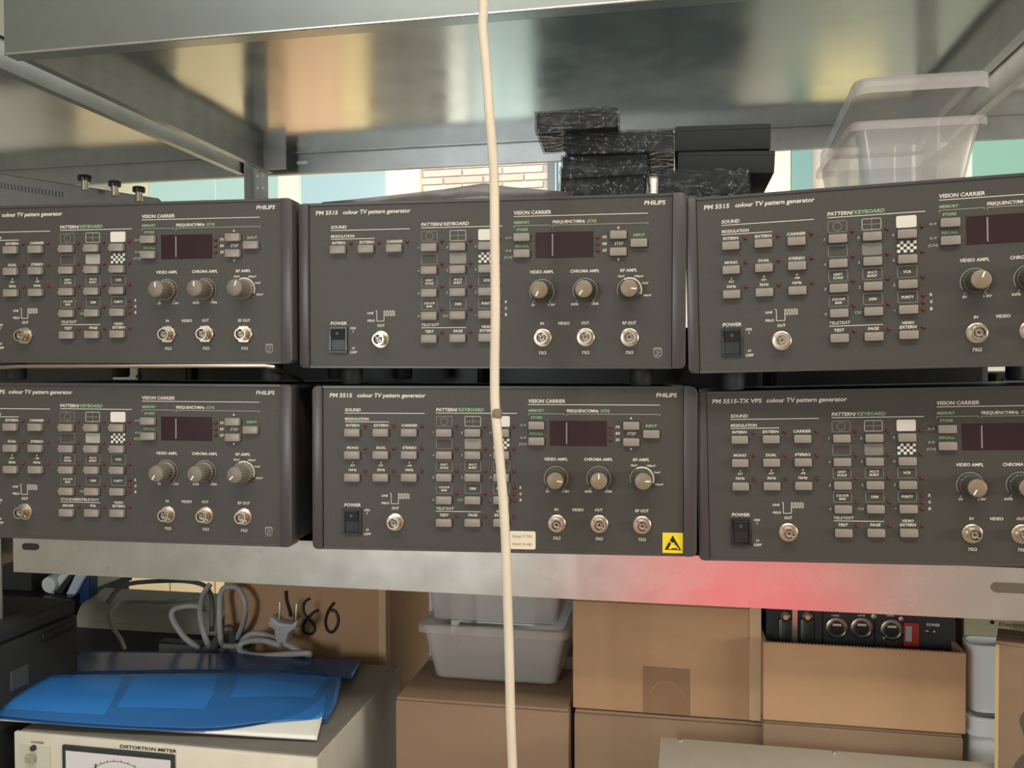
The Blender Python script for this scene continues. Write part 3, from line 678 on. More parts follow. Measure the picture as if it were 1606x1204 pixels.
# ------------------------------------------------------------------ black cartons on top of the upper row
M_BODY = mat('black_card', (0.008, 0.012, 0.013), 0.75, noise=.2, nscale=20)
def wrapped(corners, dy, label, wrap=True, name='wrapped_box', yaw=0):
    """front face given by its four picture corners at depth Y"""
    (ax, ay), (bx_, by), (cx_, cy), (dx, dyy), Y = corners
    TL, TR, BR, BL = at(ax, ay, Y), at(bx_, by, Y), at(cx_, cy, Y), at(dx, dyy, Y)
    h = ((TL.z - BL.z) + (TR.z - BR.z))/2; wd = ((TR.x - TL.x) + (BR.x - BL.x))/2
    c = (TL + TR + BR + BL)/4; roll = math.atan2(TR.z - TL.z + BR.z - BL.z, 2*wd)
    t = thing(name, label, 'box'); t.location = (c.x, c.y, c.z - h/2); t.rotation_euler = (0, -roll, yaw)
    t.rotation_euler = Matrix.Rotation(yaw, 3, 'Z').to_4x4().__matmul__(Matrix.Rotation(-roll, 3, 'Y').to_4x4()).to_euler()
    e = .001 if wrap else 0
    me = MB().box(-wd/2 + e, wd/2 - e, e, dy - e, e, h - e).bevel(.0012, 2).mesh('body', M_BODY, True); link('body', me, t)
    me = MB().box(-wd/2 + .002, wd/2 - .002, -.0004 + e, e, h*.80, h*.80 + .0008).mesh('lid_seam', M_BLACK); link('lid_seam', me, t)
    if wrap:
        b = bmesh.new(); bmesh.ops.create_cube(b, size=1)
        bmesh.ops.subdivide_edges(b, edges=b.edges, cuts=9, use_grid_fill=True)
        rnd = random.Random(int(ax))
        for v in b.verts:
            p = v.co.copy(); n = .0009 * (rnd.random() + .2 * math.sin(p.x*17 + p.z*11))
            v.co = Vector((p.x*(wd + .001), dy/2 + p.y*(dy + .001), h/2 + p.z*(h + .0006)))
            v.co += Vector((p.x, p.y, p.z*.2)) * 2 * n
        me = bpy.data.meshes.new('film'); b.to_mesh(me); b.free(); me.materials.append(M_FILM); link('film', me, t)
    return t
YBX = 0.10
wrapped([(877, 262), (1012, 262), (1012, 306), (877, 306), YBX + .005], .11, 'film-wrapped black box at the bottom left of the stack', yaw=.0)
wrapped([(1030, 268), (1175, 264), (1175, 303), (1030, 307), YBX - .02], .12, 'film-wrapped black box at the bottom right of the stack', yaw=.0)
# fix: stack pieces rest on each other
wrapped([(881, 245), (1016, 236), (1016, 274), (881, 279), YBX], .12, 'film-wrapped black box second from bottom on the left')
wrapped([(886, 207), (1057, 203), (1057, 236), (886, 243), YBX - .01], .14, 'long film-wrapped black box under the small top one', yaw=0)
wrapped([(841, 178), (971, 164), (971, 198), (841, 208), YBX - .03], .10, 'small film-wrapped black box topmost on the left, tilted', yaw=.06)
wrapped([(1062, 238), (1215, 234), (1214, 273), (1062, 270), YBX - .01], .15, 'plain matt black box on the right, second from top', False, 'black_box')
wrapped([(1058, 200), (1209, 191), (1208, 235), (1058, 235), YBX - .012], .13, 'plain matt black box topmost on the right', False, 'black_box')
# crumpled plastic sheet on the centre unit
ks = [(505, 317, .03), (560, 312, .04), (640, 303, .05), (700, 296, .06), (760, 287, .07), (800, 293, .07), (850, 297, .07), (900, 302, .07)]
mb = MB(); prev = None
for k, (px, py, Y) in enumerate(ks):
    a = at(px, py, Y); lo = at(px, 330, Y)
    cur = [mb.b.verts.new(p) for p in ((a.x, Y - .015, .1835), (a.x, Y - .004 + .003*(k % 2), (a.z + .1835)/2), (a.x, Y, a.z), (a.x + .004, Y + .05, a.z - .001), (a.x + .003*(k % 3), Y + .12, .185))]
    if prev:
        for i in range(4): mb._f([prev[i], cur[i], cur[i+1], prev[i+1]])
    prev = cur
sh = link('plastic_sheet', mb.mesh('plastic_sheet', mat('grey_plastic_sheet', (.075, .072, .068), .3, noise=.35, nscale=25, bump=.3, bscale=60), True))
sh.modifiers.new('s', 'SOLIDIFY').thickness = .001
tag(sh, 'crumpled dark grey plastic sheet humped on the upper centre unit', 'plastic sheet')

# ------------------------------------------------------------------ clear tubs
def tub(name, label, x0, x1, y0, y1, z0, z1, taper=.008, lid=False, group=None, mt=None, rim=.007, rimh=.010):
    mt = mt or M_TUB
    t = thing(name, label, 'container', ((x0+x1)/2, (y0+y1)/2, z0), group)
    def ringpts(z, ins, r=.012):
        return [(x, y, z) for x, y in rrect((x0+x1)/2, (y0+y1)/2, x1-x0-2*ins, y1-y0-2*ins, r, 3)]
    mb = MB(); secs = [ringpts(z0 + .0, taper + .004, .010), ringpts(z0 + .003, taper), ringpts(z1 - rimh, 0.0), ringpts(z1, 0.0), ringpts(z1, .0016), ringpts(z1 - rimh, .0016), ringpts(z0 + .004, taper + .0016)]
    V = [[mb.b.verts.new(p) for p in s_] for s_ in secs]; n = len(V[0])
    for a, b in zip(V, V[1:]):
        for i in range(n): mb._f([a[i], a[(i+1) % n], b[(i+1) % n], b[i]])
    mb._f(V[0][::-1]); mb._f(V[-1])
    part('body', mb, mt, t, True)
    mb = MB(); a = ringpts(z1 - rimh, 0.0003); b = ringpts(z1 - rimh, -rim); c = ringpts(z1 - .001, -rim); dd = ringpts(z1, -rim + .001); e = ringpts(z1, .0003)
    V = [[mb.b.verts.new(p) for p in s_] for s_ in (b, c, dd, e)]
    for a_, b_ in zip(V, V[1:]):
        for i in range(n): mb._f([a_[i], a_[(i+1) % n], b_[(i+1) % n], b_[i]])
    part('rim', mb, mt, t, True)
    return t
# tub on the upper right unit with its lid hinged half open
A = at(1346, 184, .13); B = at(1549, 190, .13)
zt = at(1450, 187, .13).z
T1 = tub('storage_tub', 'cloudy clear plastic tub on the upper right unit with lid ajar', A.x - .002, B.x - .006, .13, .38, .186, zt, .014)
lw_ = B.x - A.x + .008
piv = Vector((A.x - .004, .385, zt + .002))
def lidmesh(w, dpt, h):
    mb = MB(); o = rrect(w/2, -dpt/2, w, dpt, .016, 4); i_ = rrect(w/2, -dpt/2, w - .020, dpt - .020, .012, 4)
    secs = [[(x, y, 0) for x, y in o], [(x, y, h) for x, y in o], [(x, y, h) for x, y in i_], [(x, y, h - .006) for x, y in i_]]
    V = [[mb.b.verts.new(p) for p in s_] for s_ in secs]; n = len(o)
    for a, b in zip(V, V[1:]):
        for k in range(n): mb._f([a[k], a[(k+1) % n], b[(k+1) % n], b[k]])
    mb._f(V[-1]); return mb
me = lidmesh(lw_, .262, .018).mesh('lid', M_TUB2, True)
inv = matw(T1).inverted()
lo = link('lid', me, T1); lo.location = inv @ piv; lo.rotation_euler = (math.radians(-6.5), 0, 0)
lo['label'] = 'clear raised lid propped ajar at the front'

# ------------------------------------------------------------------ bottom shelf
ZS = -0.62
def carton(x0, x1, y0, y1, z0, z1, label, m_=None, tape=True, top=True, name='cardboard_box'):
    m_ = m_ or M_CARD
    t = thing(name, label, 'box', ((x0+x1)/2, (y0+y1)/2, z0), 'cardboard cartons on the bottom shelf')
    zb = z1 - .004 if top else z1
    part('body', MB().box(x0, x1, y0, y1, z0, zb).bevel(.002, 2), m_, t, True)
    if top:
        ym = (y0+y1)/2
        part('flap', MB().box(x0 + .001, x1 - .001, y0 + .001, ym - .001, zb, z1).bevel(.0012, 1), m_, t)
        part('flap', MB().box(x0 + .001, x1 - .001, ym + .001, y1 - .001, zb, z1).bevel(.0012, 1), m_, t)
        if tape: part('tape', MB().box(x0, x1, ym - .025, ym + .025, z1, z1 + .0003), M_TAPE, t)
    return t
def yz(px, py, Y): p = at(px, py, Y); return p.x, p.z
# box under the tubs
Y0 = .13; x0, zt = yz(620, 1092, Y0); x1, zt2 = yz(892, 1114, Y0); ztB = (zt + zt2)/2
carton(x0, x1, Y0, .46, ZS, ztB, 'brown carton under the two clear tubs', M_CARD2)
# box with the taped square, and the one beneath it
Y0 = .14; xa, zb = yz(898, 1115, Y0); xb, zb2 = yz(1193, 1131, Y0); zm = (zb + zb2)/2
cb = carton(xa, xb, Y0 + .002, .45, zm + .001, -.29, 'tall light brown carton with a square patch of brown tape', M_CARD)
p0, p1 = at(1009, 1119, Y0), at(1082, 1050, Y0)
mb = MB().prism([(p0.x, zm + .0025), (p1.x, zm + .0025), (p1.x, p1.z), (p0.x, p1.z)], Y0 + .0012, Y0 + .002)
tp = part('tape_patch', mb, M_TAPE, cb, label='darker square of brown packing tape')
mb = MB().arc(((p0.x+p1.x)/2, zm + .022), .020, 0, PI, .0012, Y0 + .0008, 16); part('tape_bubble', mb, mat('tape_light', (.36, .22, .13), .4), tp)
ex, _ = yz(1176, 1000, Y0); part('edge_tape', MB().box(ex, xb + .0004, Y0 + .0012, Y0 + .0022, zm + .002, -.292), M_CARDEDGE, cb)
carton(xa + .002, xb + .004, Y0 - .001, .45, ZS, zm, 'brown carton, shade in its colour, beneath the one with the tape patch', M_CARD2)
# open carton with the black audio unit and the carton below it
Y0 = .12; xc, z1 = yz(1197, 1006, Y0); xd, z1b = yz(1516, 1012, Y0); _, zl = yz(1300, 1136, Y0)
t = thing('open_carton', 'open cardboard carton holding the black audio box', 'box', ((xc+xd)/2, .25, zl), 'cardboard cartons on the bottom shelf')
part('front_panel', MB().box(xc, xd, Y0, Y0 + .004, zl, z1 - .0005).bevel(.0008, 1), M_CARD, t)
part('back_panel', MB().box(xc, xd, .42, .424, zl, z1), M_CARD, t)
part('side_panel', MB().box(xc, xc + .004, Y0 + .004, .42, zl, z1), M_CARD, t); part('side_panel', MB().box(xd - .004, xd, Y0 + .004, .42, zl, z1), M_CARD, t)
part('bottom_panel', MB().box(xc + .004, xd - .004, Y0 + .004, .42, zl, zl + .004), M_CARD, t)
part('flap', MB().hexa([Vector(p) for p in ((xc + .005, .424, z1 - .12), (xd - .005, .424, z1 - .12), (xd - .005, .428, z1 - .12), (xc + .005, .428, z1 - .12), (xc + .005, .424, z1), (xd - .005, .424, z1), (xd - .005, .428, z1), (xc + .005, .428, z1))]), M_CARD, t)
mb = MB()
for k in range(60):
    x = xc + (xd - xc)*(k + .5)/60; mb.box(x - .0009, x + .0009, Y0 + .0008, Y0 + .0032, z1 - .0006, z1 + .0004)
c_ = part('corrugation', mb, M_TAPE, t); c_['kind'] = 'stuff'
carton(xc, xd - .002, Y0 + .001, .42, ZS, zl - .001, 'brown carton, shade in its colour, beneath the open carton', M_CARD2, tape=False)
# the audio unit in the open carton
Yv = .16; xv0, zv1 = yz(1202, 950, Yv); xv1, _ = yz(1508, 950, Yv); zv0 = zl + .005; zv1 = -.295
t = thing('audio_unit', 'black audio box with three round sockets standing in the open carton', 'audio device', ((xv0+xv1)/2, .25, zv0))
part('case', MB().box(xv0, xv1 - .012, Yv + .002, .40, zv0, zv1).bevel(.002, 1), M_BLACK, t)
def fx(px, py=980): return at(px, py, Yv)
for (a, b) in ((1201, 1290), (1291, 1372), (1373, 1417), (1418, 1500)):
    p, q = fx(a), fx(b); part('face_plate', MB().box(p.x, q.x - .0008, Yv, Yv + .0022, zv0 + .01, zv1 - .001).bevel(.0004, 1), M_SOFTBLACK, t)
for a in (1291, 1373, 1418): pass
for c in ((1312, 984), (1351, 984), (1398, 987)):
    q = at(*c, Yv); s = part('round_socket', MB().lathe([(.0125, .0), (.0125, -.0025), (.0108, -.003), (.0106, -.0008), (.0002, -.0008)], 24, q), mat('socket_metal', (.32, .31, .27), .3, metal=1), t, True)
    part('socket_insert', MB().lathe([(.0082, .0), (.0082, -.0022), (.0002, -.0022)], 20, q), M_BLACK, s)
    part('latch_tab', MB().box(q.x - .005, q.x + .005, q.y - .0032, q.y - .0024, q.z + .003, q.z + .0055), M_CREAM, s)
for a in (1222, 1256):
    q = fx(a + 9); part('jack_lever', MB().box(q.x - .008, q.x + .008, Yv - .006, Yv, zv0 + .02, fx(a, 968).z).bevel(.002, 2), M_BLACK, t, True)
    part('lever_tip', MB().lathe([(.0055, 0), (.006, -.004), (.003, -.007)], 12, (q.x, Yv - .003, fx(a, 964).z)), M_NICKEL, t, True)
q = fx(1246); part('metal_strip', MB().box(q.x - .003, q.x + .003, Yv - .004, Yv, zv0 + .02, zv1 - .001), M_NICKEL, t)
for c in ((1370, 966), (1413, 970), (1388, 1000)):
    q = at(*c, Yv); part('screw', MB().lathe([(.0035, 0), (.003, -.0015), (.0005, -.002)], 10, q), M_NICKEL, t)
p, q = at(1416, 1012, Yv), at(1441, 976, Yv)
rl = part('red_plate', MB().box(p.x, q.x, Yv - .003, Yv, p.z, q.z).bevel(.0006, 1), mat('red_plate', (.35, .03, .02), .4), t)
mb = MB(); c_ = at(1424, 991, Yv); mb.box(c_.x - .0035, c_.x + .0035, Yv - .0034, Yv - .003, c_.z - .010, c_.z + .008); part('nameplate', mb, mat('plate_grey', (.35, .36, .36), .5), rl)
mb = MB(); a, b = at(1453, 979, Yv), at(1474, 979, Yv); write(mb, 'POWER', a.x, b.x, a.z, .0032, Yv - .0004)
a, b = at(1451, 988.5, Yv), at(1456, 988.5, Yv); write(mb, 'on', a.x, b.x, a.z, .0022, Yv - .0004)
mb.arc((at(1465, 990, Yv).x, at(1465, 990, Yv).z), .0008, 0, 2*PI, .0008, Yv - .0004, 8)
for px in (1310, 1351, 1396):
    a, b = at(px - 6, 964.5, Yv), at(px + 6, 964.5, Yv); write(mb, 'LINE', a.x, b.x, a.z, .0018, Yv - .0004)
part('panel_lettering', mb, mat('white_print2', (.7, .7, .66), .6), t)['kind'] = 'stuff'
# beige panel of the instrument at far right
Y0 = .19; p, q = at(1512, 1020, Y0), at(1612, 962, Y0)
t = thing('beige_instrument', 'beige instrument with two screw holes and faded lettering at far right', 'instrument', (p.x + .1, .35, ZS))
part('case', MB().box(p.x + .004, p.x + .25, Y0 + .004, .5, ZS, -.275).bevel(.002, 1), mat('beige_case', (.40, .35, .22), .5), t)
part('front_panel', MB().box(p.x, p.x + .26, Y0, Y0 + .004, at(1540, 1012, Y0).z, -.28).bevel(.0008, 1), mat('beige_panel', (.47, .42, .27), .5, noise=.06), t)
for c in ((1556, 975.5), (1555, 1001.5)): part('screw', MB().lathe([(.0024, 0), (.0022, -.001), (.0004, -.0008)], 12, at(*c, Y0)), M_BLACK, t)
mb = MB(); a, b = at(1566, 978, Y0), at(1612, 980, Y0); write(mb, 'Electron', a.x, b.x, a.z, .0048, Y0 - .0004); a, b = at(1566, 991, Y0), at(1612, 993, Y0); write(mb, 'Konstant', a.x, b.x, a.z, .0048, Y0 - .0004)
part('panel_lettering', mb, mat('faded_print', (.14, .12, .07), .7), t)
# white tub pair between the open carton and the right-hand box
a, b = at(1522, 1120, .15), at(1562, 1120, .15)
tub('white_tub', 'white plastic tub with rim squeezed between cartons, upper one', a.x, b.x + .05, .15, .187, at(1540, 1122, .15).z, at(1540, 1012, .15).z, .002, mt=M_WHITE, rim=.001)
tub('white_tub', 'white plastic tub below the upper white one, flared rim', a.x, b.x + .05, .145, .187, ZS, at(1540, 1126, .145).z, .004, mt=M_WHITE, rim=.004, rimh=.02)
# box at the far right edge
a = at(1562, 1004, .07); t = thing('worn_carton', 'worn brown carton with dark stains at the right edge', 'box', (a.x, .07, ZS), 'cardboard cartons on the bottom shelf')
t.rotation_euler = (0, 0, math.radians(-21))
h_ = a.z - ZS
link('body', MB().box(0, .24, 0, .05, 0, h_ - .003).bevel(.0015, 1).mesh('body', M_CARD2), t)
link('flap', MB().box(0, .24, 0, .024, h_ - .003, h_).mesh('flap', M_CARD2), t); link('flap', MB().box(0, .24, .026, .05, h_ - .003, h_).mesh('flap', M_CARD2), t)
mb = MB()
for u_, v_, r, s_ in ((.034, h_ - .085, .011, 1.7), (.040, h_ - .15, .022, 2.0)):
    mb.poly([(u_ + r*math.cos(2*PI*k/24)*(1 + .15*math.sin(3*k*.26)), v_ + r*s_*math.sin(2*PI*k/24)) for k in range(24)], -.0004)
link('stain', mb.mesh('stain', mat('stain', (.09, .07, .05), .8)), t)
link('edge_wear', MB().box(-.0004, .003, -.0005, .003, .003, h_ - .004).mesh('edge_wear', mat('worn_edge', (.50, .36, .16), .8)), t)

# two clear tubs stacked
Y0 = .19; a, b = at(663, 990, Y0), at(884, 1000, Y0); z0 = ztB + .0006; zr = at(760, 983, Y0).z
tub('storage_tub', 'cloudy clear plastic tub, lower of the two between cartons', a.x, b.x, Y0, .44, z0, zr, .012)
a, b = at(668, 950, Y0 + .01), at(880, 950, Y0 + .01)
tub('storage_tub', 'cloudy clear plastic tub nested upside in the lower tub, below the beam', a.x, b.x, Y0 + .01, .43, zr + .0006, -.275, .006, rim=.006)

# carton with 180 handwritten
def curve(pts, n=6):
    P_ = [Vector(p) for p in pts]; out = []
    for i in range(len(P_) - 1):
        p0, p1, p2, p3 = P_[max(i-1, 0)], P_[i], P_[i+1], P_[min(i+2, len(P_)-1)]
        for k in range(n):
            t_ = k/n; out.append(.5*((2*p1) + (-p0 + p2)*t_ + (2*p0 - 5*p1 + 4*p2 - p3)*t_*t_ + (-p0 + 3*p1 - 3*p2 + p3)*t_**3))
    out.append(P_[-1]); return out
Y0 = .36; x0, _ = yz(352, 1000, Y0); x1, _ = yz(601, 1000, Y0)
c180 = carton(x0, x1 + .004, Y0, .60, ZS, -.285, 'brown carton with large handwritten black number', M_CARD)
ink = mat('marker_ink', (.018, .018, .016), .6)
def stroke(mb, pts, w, Y): 
    P_ = [at(px, py, Y) for px, py in pts]
    mb.tube(curve([(p.x, Y - .0003, p.z) for p in P_], 5), w, 6)
mb = MB()
stroke(mb, [(449, 926), (450, 940), (455, 958), (456, 966)], .0030, Y0)
stroke(mb, [(487, 938), (479, 943), (476, 955), (482, 968), (492, 978), (494, 988), (487, 994), (478, 991), (476, 980), (482, 970), (492, 960), (500, 956)], .0024, Y0)
stroke(mb, [(525, 944), (516, 956), (511, 972), (513, 985), (520, 991), (528, 984), (531, 970), (526, 958), (517, 957)], .0026, Y0)
part('handwritten_number', mb, ink, c180, label='black marker number 180')
ex, _ = yz(600, 1000, Y0); part('edge_strip', MB().box(ex - .006, x1 + .0045, Y0 - .0006, Y0 + .02, ZS + .01, -.29), M_CARDEDGE, c180)  # lit corner of the carton painted as a lighter strip
# power-supply clip peeking beside it
# distortion meter
Ym = -.005; zt = at(300, 1172, Ym).z; xr = at(497, 1195, Ym).x; xl = at(22, 1170, Ym).x
t = thing('distortion_meter', 'beige measuring instrument with needle meter under the blue sleeve', 'instrument', ((xl+xr)/2, .15, ZS))
part('case', MB().box(xl + .002, xr - .002, Ym + .006, .30, ZS + .006, zt - .0015).bevel(.002, 2), M_SIDE, t, True)
part('top_cover', MB().box(xl + .004, xr - .0035, Ym + .008, .298, zt - .0015, zt).bevel(.0006, 1), M_GREYTOP, t)
part('front_panel', MB().box(xl, xr, Ym, Ym + .006, ZS + .008, zt).bevel(.0015, 2), M_CREAM, t, True)
for fx_ in (xl + .05, xr - .05):
    for fy in (.04, .26): part('foot', MB().lathe([(.010, ZS), (.012, ZS + .008)], 16, (fx_, fy, 0), ax='z'), M_SOFTBLACK, t)
a, b = at(100, 1166, Ym), at(276, 1230, Ym)
mf = part('meter_frame', MB().box(a.x, b.x, Ym - .004, Ym, b.z - .05, a.z).bevel(.001, 1), M_SOFTBLACK, t)
part('meter_face', MB().box(a.x + .006, b.x - .004, Ym - .0046, Ym - .004, b.z - .045, a.z - .006), mat('meter_face', (.62, .60, .60), .5), mf)
mb = MB(); q = at(190, 1262, Ym)
mb.arc((q.x, q.z), .055, math.radians(35), math.radians(145), .0006, Ym - .005, 30)
for k in range(12):
    a_ = math.radians(38 + k*9.5); mb.line((q.x + .055*math.cos(a_), q.z + .055*math.sin(a_)), (q.x + .058*math.cos(a_), q.z + .058*math.sin(a_)), .0005, Ym - .005)
part('meter_scale', mb, M_BLACK, mf)
part('needle', MB().box(q.x - .03, q.x - .029, Ym - .0056, Ym - .0052, q.z + .02, q.z + .05), M_BLACK, mf)
a, b = at(30, 1163, Ym), at(80, 1230, Ym)
part('power_block', MB().box(a.x, b.x, Ym - .0015, Ym, b.z, a.z).bevel(.0005, 1), mat('block_cream', (.52, .50, .40), .5), t)
q = at(55, 1171, Ym); part('pilot_lamp', MB().lathe([(.0035, 0), (.003, -.004), (.0003, -.006)], 12, (q.x, Ym - .0015, q.z)), M_SOFTBLACK, t)
q = at(52, 1186, Ym); part('toggle_switch', MB().box(q.x - .006, q.x + .006, Ym - .008, Ym - .0015, q.z - .005, q.z + .004).bevel(.001, 1), mat('olive', (.30, .29, .19), .4), t)
mb = MB(); a, b = at(50, 1162, Ym), at(70, 1163, Ym); write(mb, 'POWER', a.x, b.x, a.z, .002, Ym - .0019)
a, b = at(188, 1169, Ym), at(277, 1178, Ym); write(mb, 'DISTORTION METER', a.x, b.x, (a.z + b.z)/2, .0038, Ym - .0004)
part('panel_lettering', mb, M_BLACK, t)['kind'] = 'stuff'
# papers and blue sleeve on the meter
GRID = {}
def sheet(rows, name, mt, parent=None, thick=.001, sub=2, label=None, cat=None):
    mb = MB()
    def grid(rows):
        R_ = []
        for r in rows:
            c_ = curve(r, 6); m_ = len(c_) - 1
            R_.append([c_[min(int(k*m_/30), m_-1)].lerp(c_[min(int(k*m_/30), m_-1) + 1], k*m_/30 - min(int(k*m_/30), m_-1)) for k in range(31)])
        cols = [curve([r[k] for r in R_], 8) for k in range(31)]
        return [[c_[i] for c_ in cols] for i in range(len(cols[0]))]
    G_ = grid(rows) if sub != 9 else rows; V = [[mb.b.verts.new(p) for p in r] for r in G_]
    for a, b in zip(V, V[1:]):
        for i in range(len(a) - 1): mb._f([a[i], a[i+1], b[i+1], b[i]])
    GRID[name] = G_
    me = mb.mesh(name, mt, True)
    for p in me.polygons: p.use_smooth = True
    o = link(name, me, parent)
    md = o.modifiers.new('sol', 'SOLIDIFY'); md.thickness = thick
    if label: tag(o, label, cat)
    return o
def prow(pts): return [atz(px, py, z) for px, py, z in pts]
zz = zt
sheet([prow([(130, 1030, zz+.004), (330, 1034, zz+.004), (500, 1044, zz+.004)]),
       prow([(50, 1085, zz+.016), (280, 1092, zz+.016), (510, 1095, zz+.006)]),
       prow([(-30, 1128, zz+.010), (110, 1139, zz+.007), (280, 1147, zz+.005), (497, 1160, zz+.003)][0:1] + [(230, 1145, zz+.006), (497, 1161, zz+.003)])], 'document_stack', M_PAPER, None, .003, 2,
      'white paper sheets peeking out under the blue sleeve', 'papers')
bl = thing('blue_sleeve', 'translucent blue plastic document sleeve on the beige instrument', 'folder', atz(300, 1100, zz))
o = sheet([prow([(120, 1021, zz+.010), (240, 1022, zz+.012), (360, 1025, zz+.010), (470, 1030, zz+.009), (567, 1034, zz+.006)]),
       prow([(90, 1056, zz+.020), (220, 1054, zz+.024), (350, 1052, zz+.023), (450, 1052, zz+.018), (552, 1064, zz+.007)])], 'back_flap', M_BLUE, None, .0008, 2)
o.parent = bl; o.matrix_parent_inverse = matw(bl).inverted()
BL2 = clearmat('blue_sleeve_front', (0.07, 0.25, 0.52), 0.66, 0.22, tint=(0.38, .74, 1.0), flat=True)
o = sheet([prow([(34, 1058, zz+.030), (140, 1058, zz+.034), (250, 1057, zz+.034), (360, 1056, zz+.032), (450, 1056, zz+.026), (535, 1062, zz+.010)]),
       prow([(14, 1090, zz+.028), (130, 1094, zz+.031), (240, 1095, zz+.030), (360, 1096, zz+.027), (440, 1094, zz+.022), (528, 1096, zz+.008)]),
       prow([(-4, 1122, zz+.018), (110, 1133, zz+.014), (230, 1140, zz+.012), (330, 1142, zz+.012), (420, 1132, zz+.012), (512, 1128, zz+.006)])], 'front_sheet', BL2, None, .0008, 2)
o.parent = bl; o.matrix_parent_inverse = matw(bl).inverted()
o['label'] = 'brighter blue front sheet'
o = sheet([[p - Vector((0, -.001, .0045)) for p in r] for r in GRID['front_sheet']], 'back_sheet', mat('deep_blue_film', (0.035, 0.085, 0.20), .35), None, .0006, 9)
o.parent = bl; o.matrix_parent_inverse = matw(bl).inverted()
G_ = GRID['front_sheet']; nr = len(G_)
for (u0, u1, v0, v1, sk, lab) in ((1, 9, .08, .72, -1.0, 'left'), (10, 17, .04, .62, -1.5, 'middle'), (19, 28, .02, .42, -2.5, 'right')):
    mb = MB(); rows_ = []
    for i in range(int(v0*nr), int(v1*nr) + 1):
        sh_ = sk*(i/nr); rr = []
        for k in range(9):
            u_ = max(0, min(29.99, u0 + (u1 - u0)*k/8 + sh_)); k0 = int(u_); p = G_[i][k0].lerp(G_[i][k0 + 1], u_ - k0)
            rr.append(mb.b.verts.new(p - Vector((0, 0, .0022))))
        rows_.append(rr)
    for a, b in zip(rows_, rows_[1:]):
        for k in range(8): mb._f([a[k], a[k+1], b[k+1], b[k]])
    pg = link('page', mb.mesh('page', M_PAPER), bl); pg.matrix_parent_inverse = matw(bl).inverted(); pg.modifiers.new('s', 'SOLIDIFY').thickness = .0004
# black case at left
t = thing('black_case', 'black plastic device case with side grip beside the left post', 'case', (at(122, 1000, .145).x - .1, .04, ZS))
xs_ = at(122, 1000, .145).x; ztop = at(118, 940, .14).z
CB = mat('black_case_shell', (.016, .018, .018), .6, noise=.15)
part('body', MB().box(xs_ - .20, xs_, -.06, .147, ZS, ztop - .022).bevel(.005, 3), CB, t, True)
part('lid', MB().box(xs_ - .20, xs_ - .002, -.055, .145, ztop - .021, ztop).bevel(.005, 3), CB, t, True)
part('grip', MB().box(xs_ - .001, xs_ + .003, .075, .135, ztop - .040, ztop - .028).bevel(.0012, 2), M_BLACK, t, True)
part('latch', MB().box(xs_ - .001, xs_ + .002, .02, .05, ztop - .085, ztop - .06).bevel(.0008, 1), mat('dark_grey', (.06, .06, .06), .3), t)
# grey instrument far behind with rounded top
Yg = .42; a, b = at(118, 948, Yg), at(345, 948, Yg)
t = thing('grey_instrument', 'grey instrument with rounded hood behind the black case', 'instrument', ((a.x+b.x)/2, .5, ZS))
zh0 = at(200, 988, Yg).z; zh1 = at(200, 944, Yg).z
part('body', MB().box(a.x, b.x, Yg + .004, .50, ZS, zh0), M_SOFTBLACK, t)
pts = [(Yg, zh0)] + [(Yg + .03 - .03*math.cos(PI/2*k/5), zh0 + (zh1 - zh0)*math.sin(PI/2*k/5)*.8 + .0) for k in range(1, 6)] + [(.50, zh1), (.50, zh0)]
part('hood', MB().prismx(pts, a.x, b.x), mat('hood_grey', (.36, .36, .30), .4), t, True)
q0, q1 = at(155, 976, Yg), at(232, 982, Yg); part('nameplate', MB().box(q0.x, q1.x, Yg - .001, Yg, q1.z, q0.z), mat('nameplate', (.45, .45, .33), .5), t)
# binders and box behind
def slab(name, label, cat, pts, Y, th, m_, spine=None):
    P_ = [at(px, py, Y) for px, py in pts]; cx_ = sum(p.x for p in P_)/4; zlow = min(p.z for p in P_)
    t = thing(name, label, cat, (cx_, Y, zlow)); part('cover', MB().prism([(p.x, p.z) for p in P_], Y, Y + th), m_, t)
    q = [p + Vector((0, 0, 0)) for p in P_]
    part('pages', MB().prism([(p.x*.9 + cx_*.1, p.z*.97 + (P_[0].z + P_[2].z)/2*.03) for p in P_], Y - .002, Y), spine or M_PAPER, t)
    return t
M_SIL = mat('silver_white', (.70, .75, .76), .4)
slab('ring_binder', 'white binder leaning behind the black case, left one', 'binder', ((96, 900), (109, 900), (76, 941), (68, 941)), .45, .02, M_SIL, M_SIL)
slab('ring_binder', 'dark slim binder leaning between the two white ones', 'binder', ((111, 900), (118, 900), (90, 941), (80, 941)), .452, .02, M_SOFTBLACK, M_SOFTBLACK)
slab('ring_binder', 'pale blue-white binder leaning behind the black case, right one', 'binder', ((120, 900), (137, 900), (112, 943), (98, 943)), .45, .02, mat('blue_white', (.55, .60, .75), .4), mat('blue_white', (.55, .60, .75), .4))
slab('ring_binder', 'navy blue binder right of the pale leaning ones', 'binder', ((139, 903), (142, 903), (141, 948), (114, 948)), .455, .02, mat('navy', (.01, .05, .16), .4), mat('navy', (.01, .05, .16), .4))
a = at(76, 917, .44)
t = thing('paper_roll', 'rolled white paper lying behind the black case', 'papers', (a.x, .44, a.z)); link('roll', MB().lathe([(.014, 0), (.016, .01), (.016, .10), (.014, .11)], 16).mesh('roll', M_SIL, True), t); link('band', MB().lathe([(.0163, .02), (.0168, .021), (.0168, .04), (.0163, .041)], 16).mesh('band', M_SOFTBLACK, True), t)
zr_ = a.z - .017
a, b = at(-60, 905, .40), at(90, 905, .40)
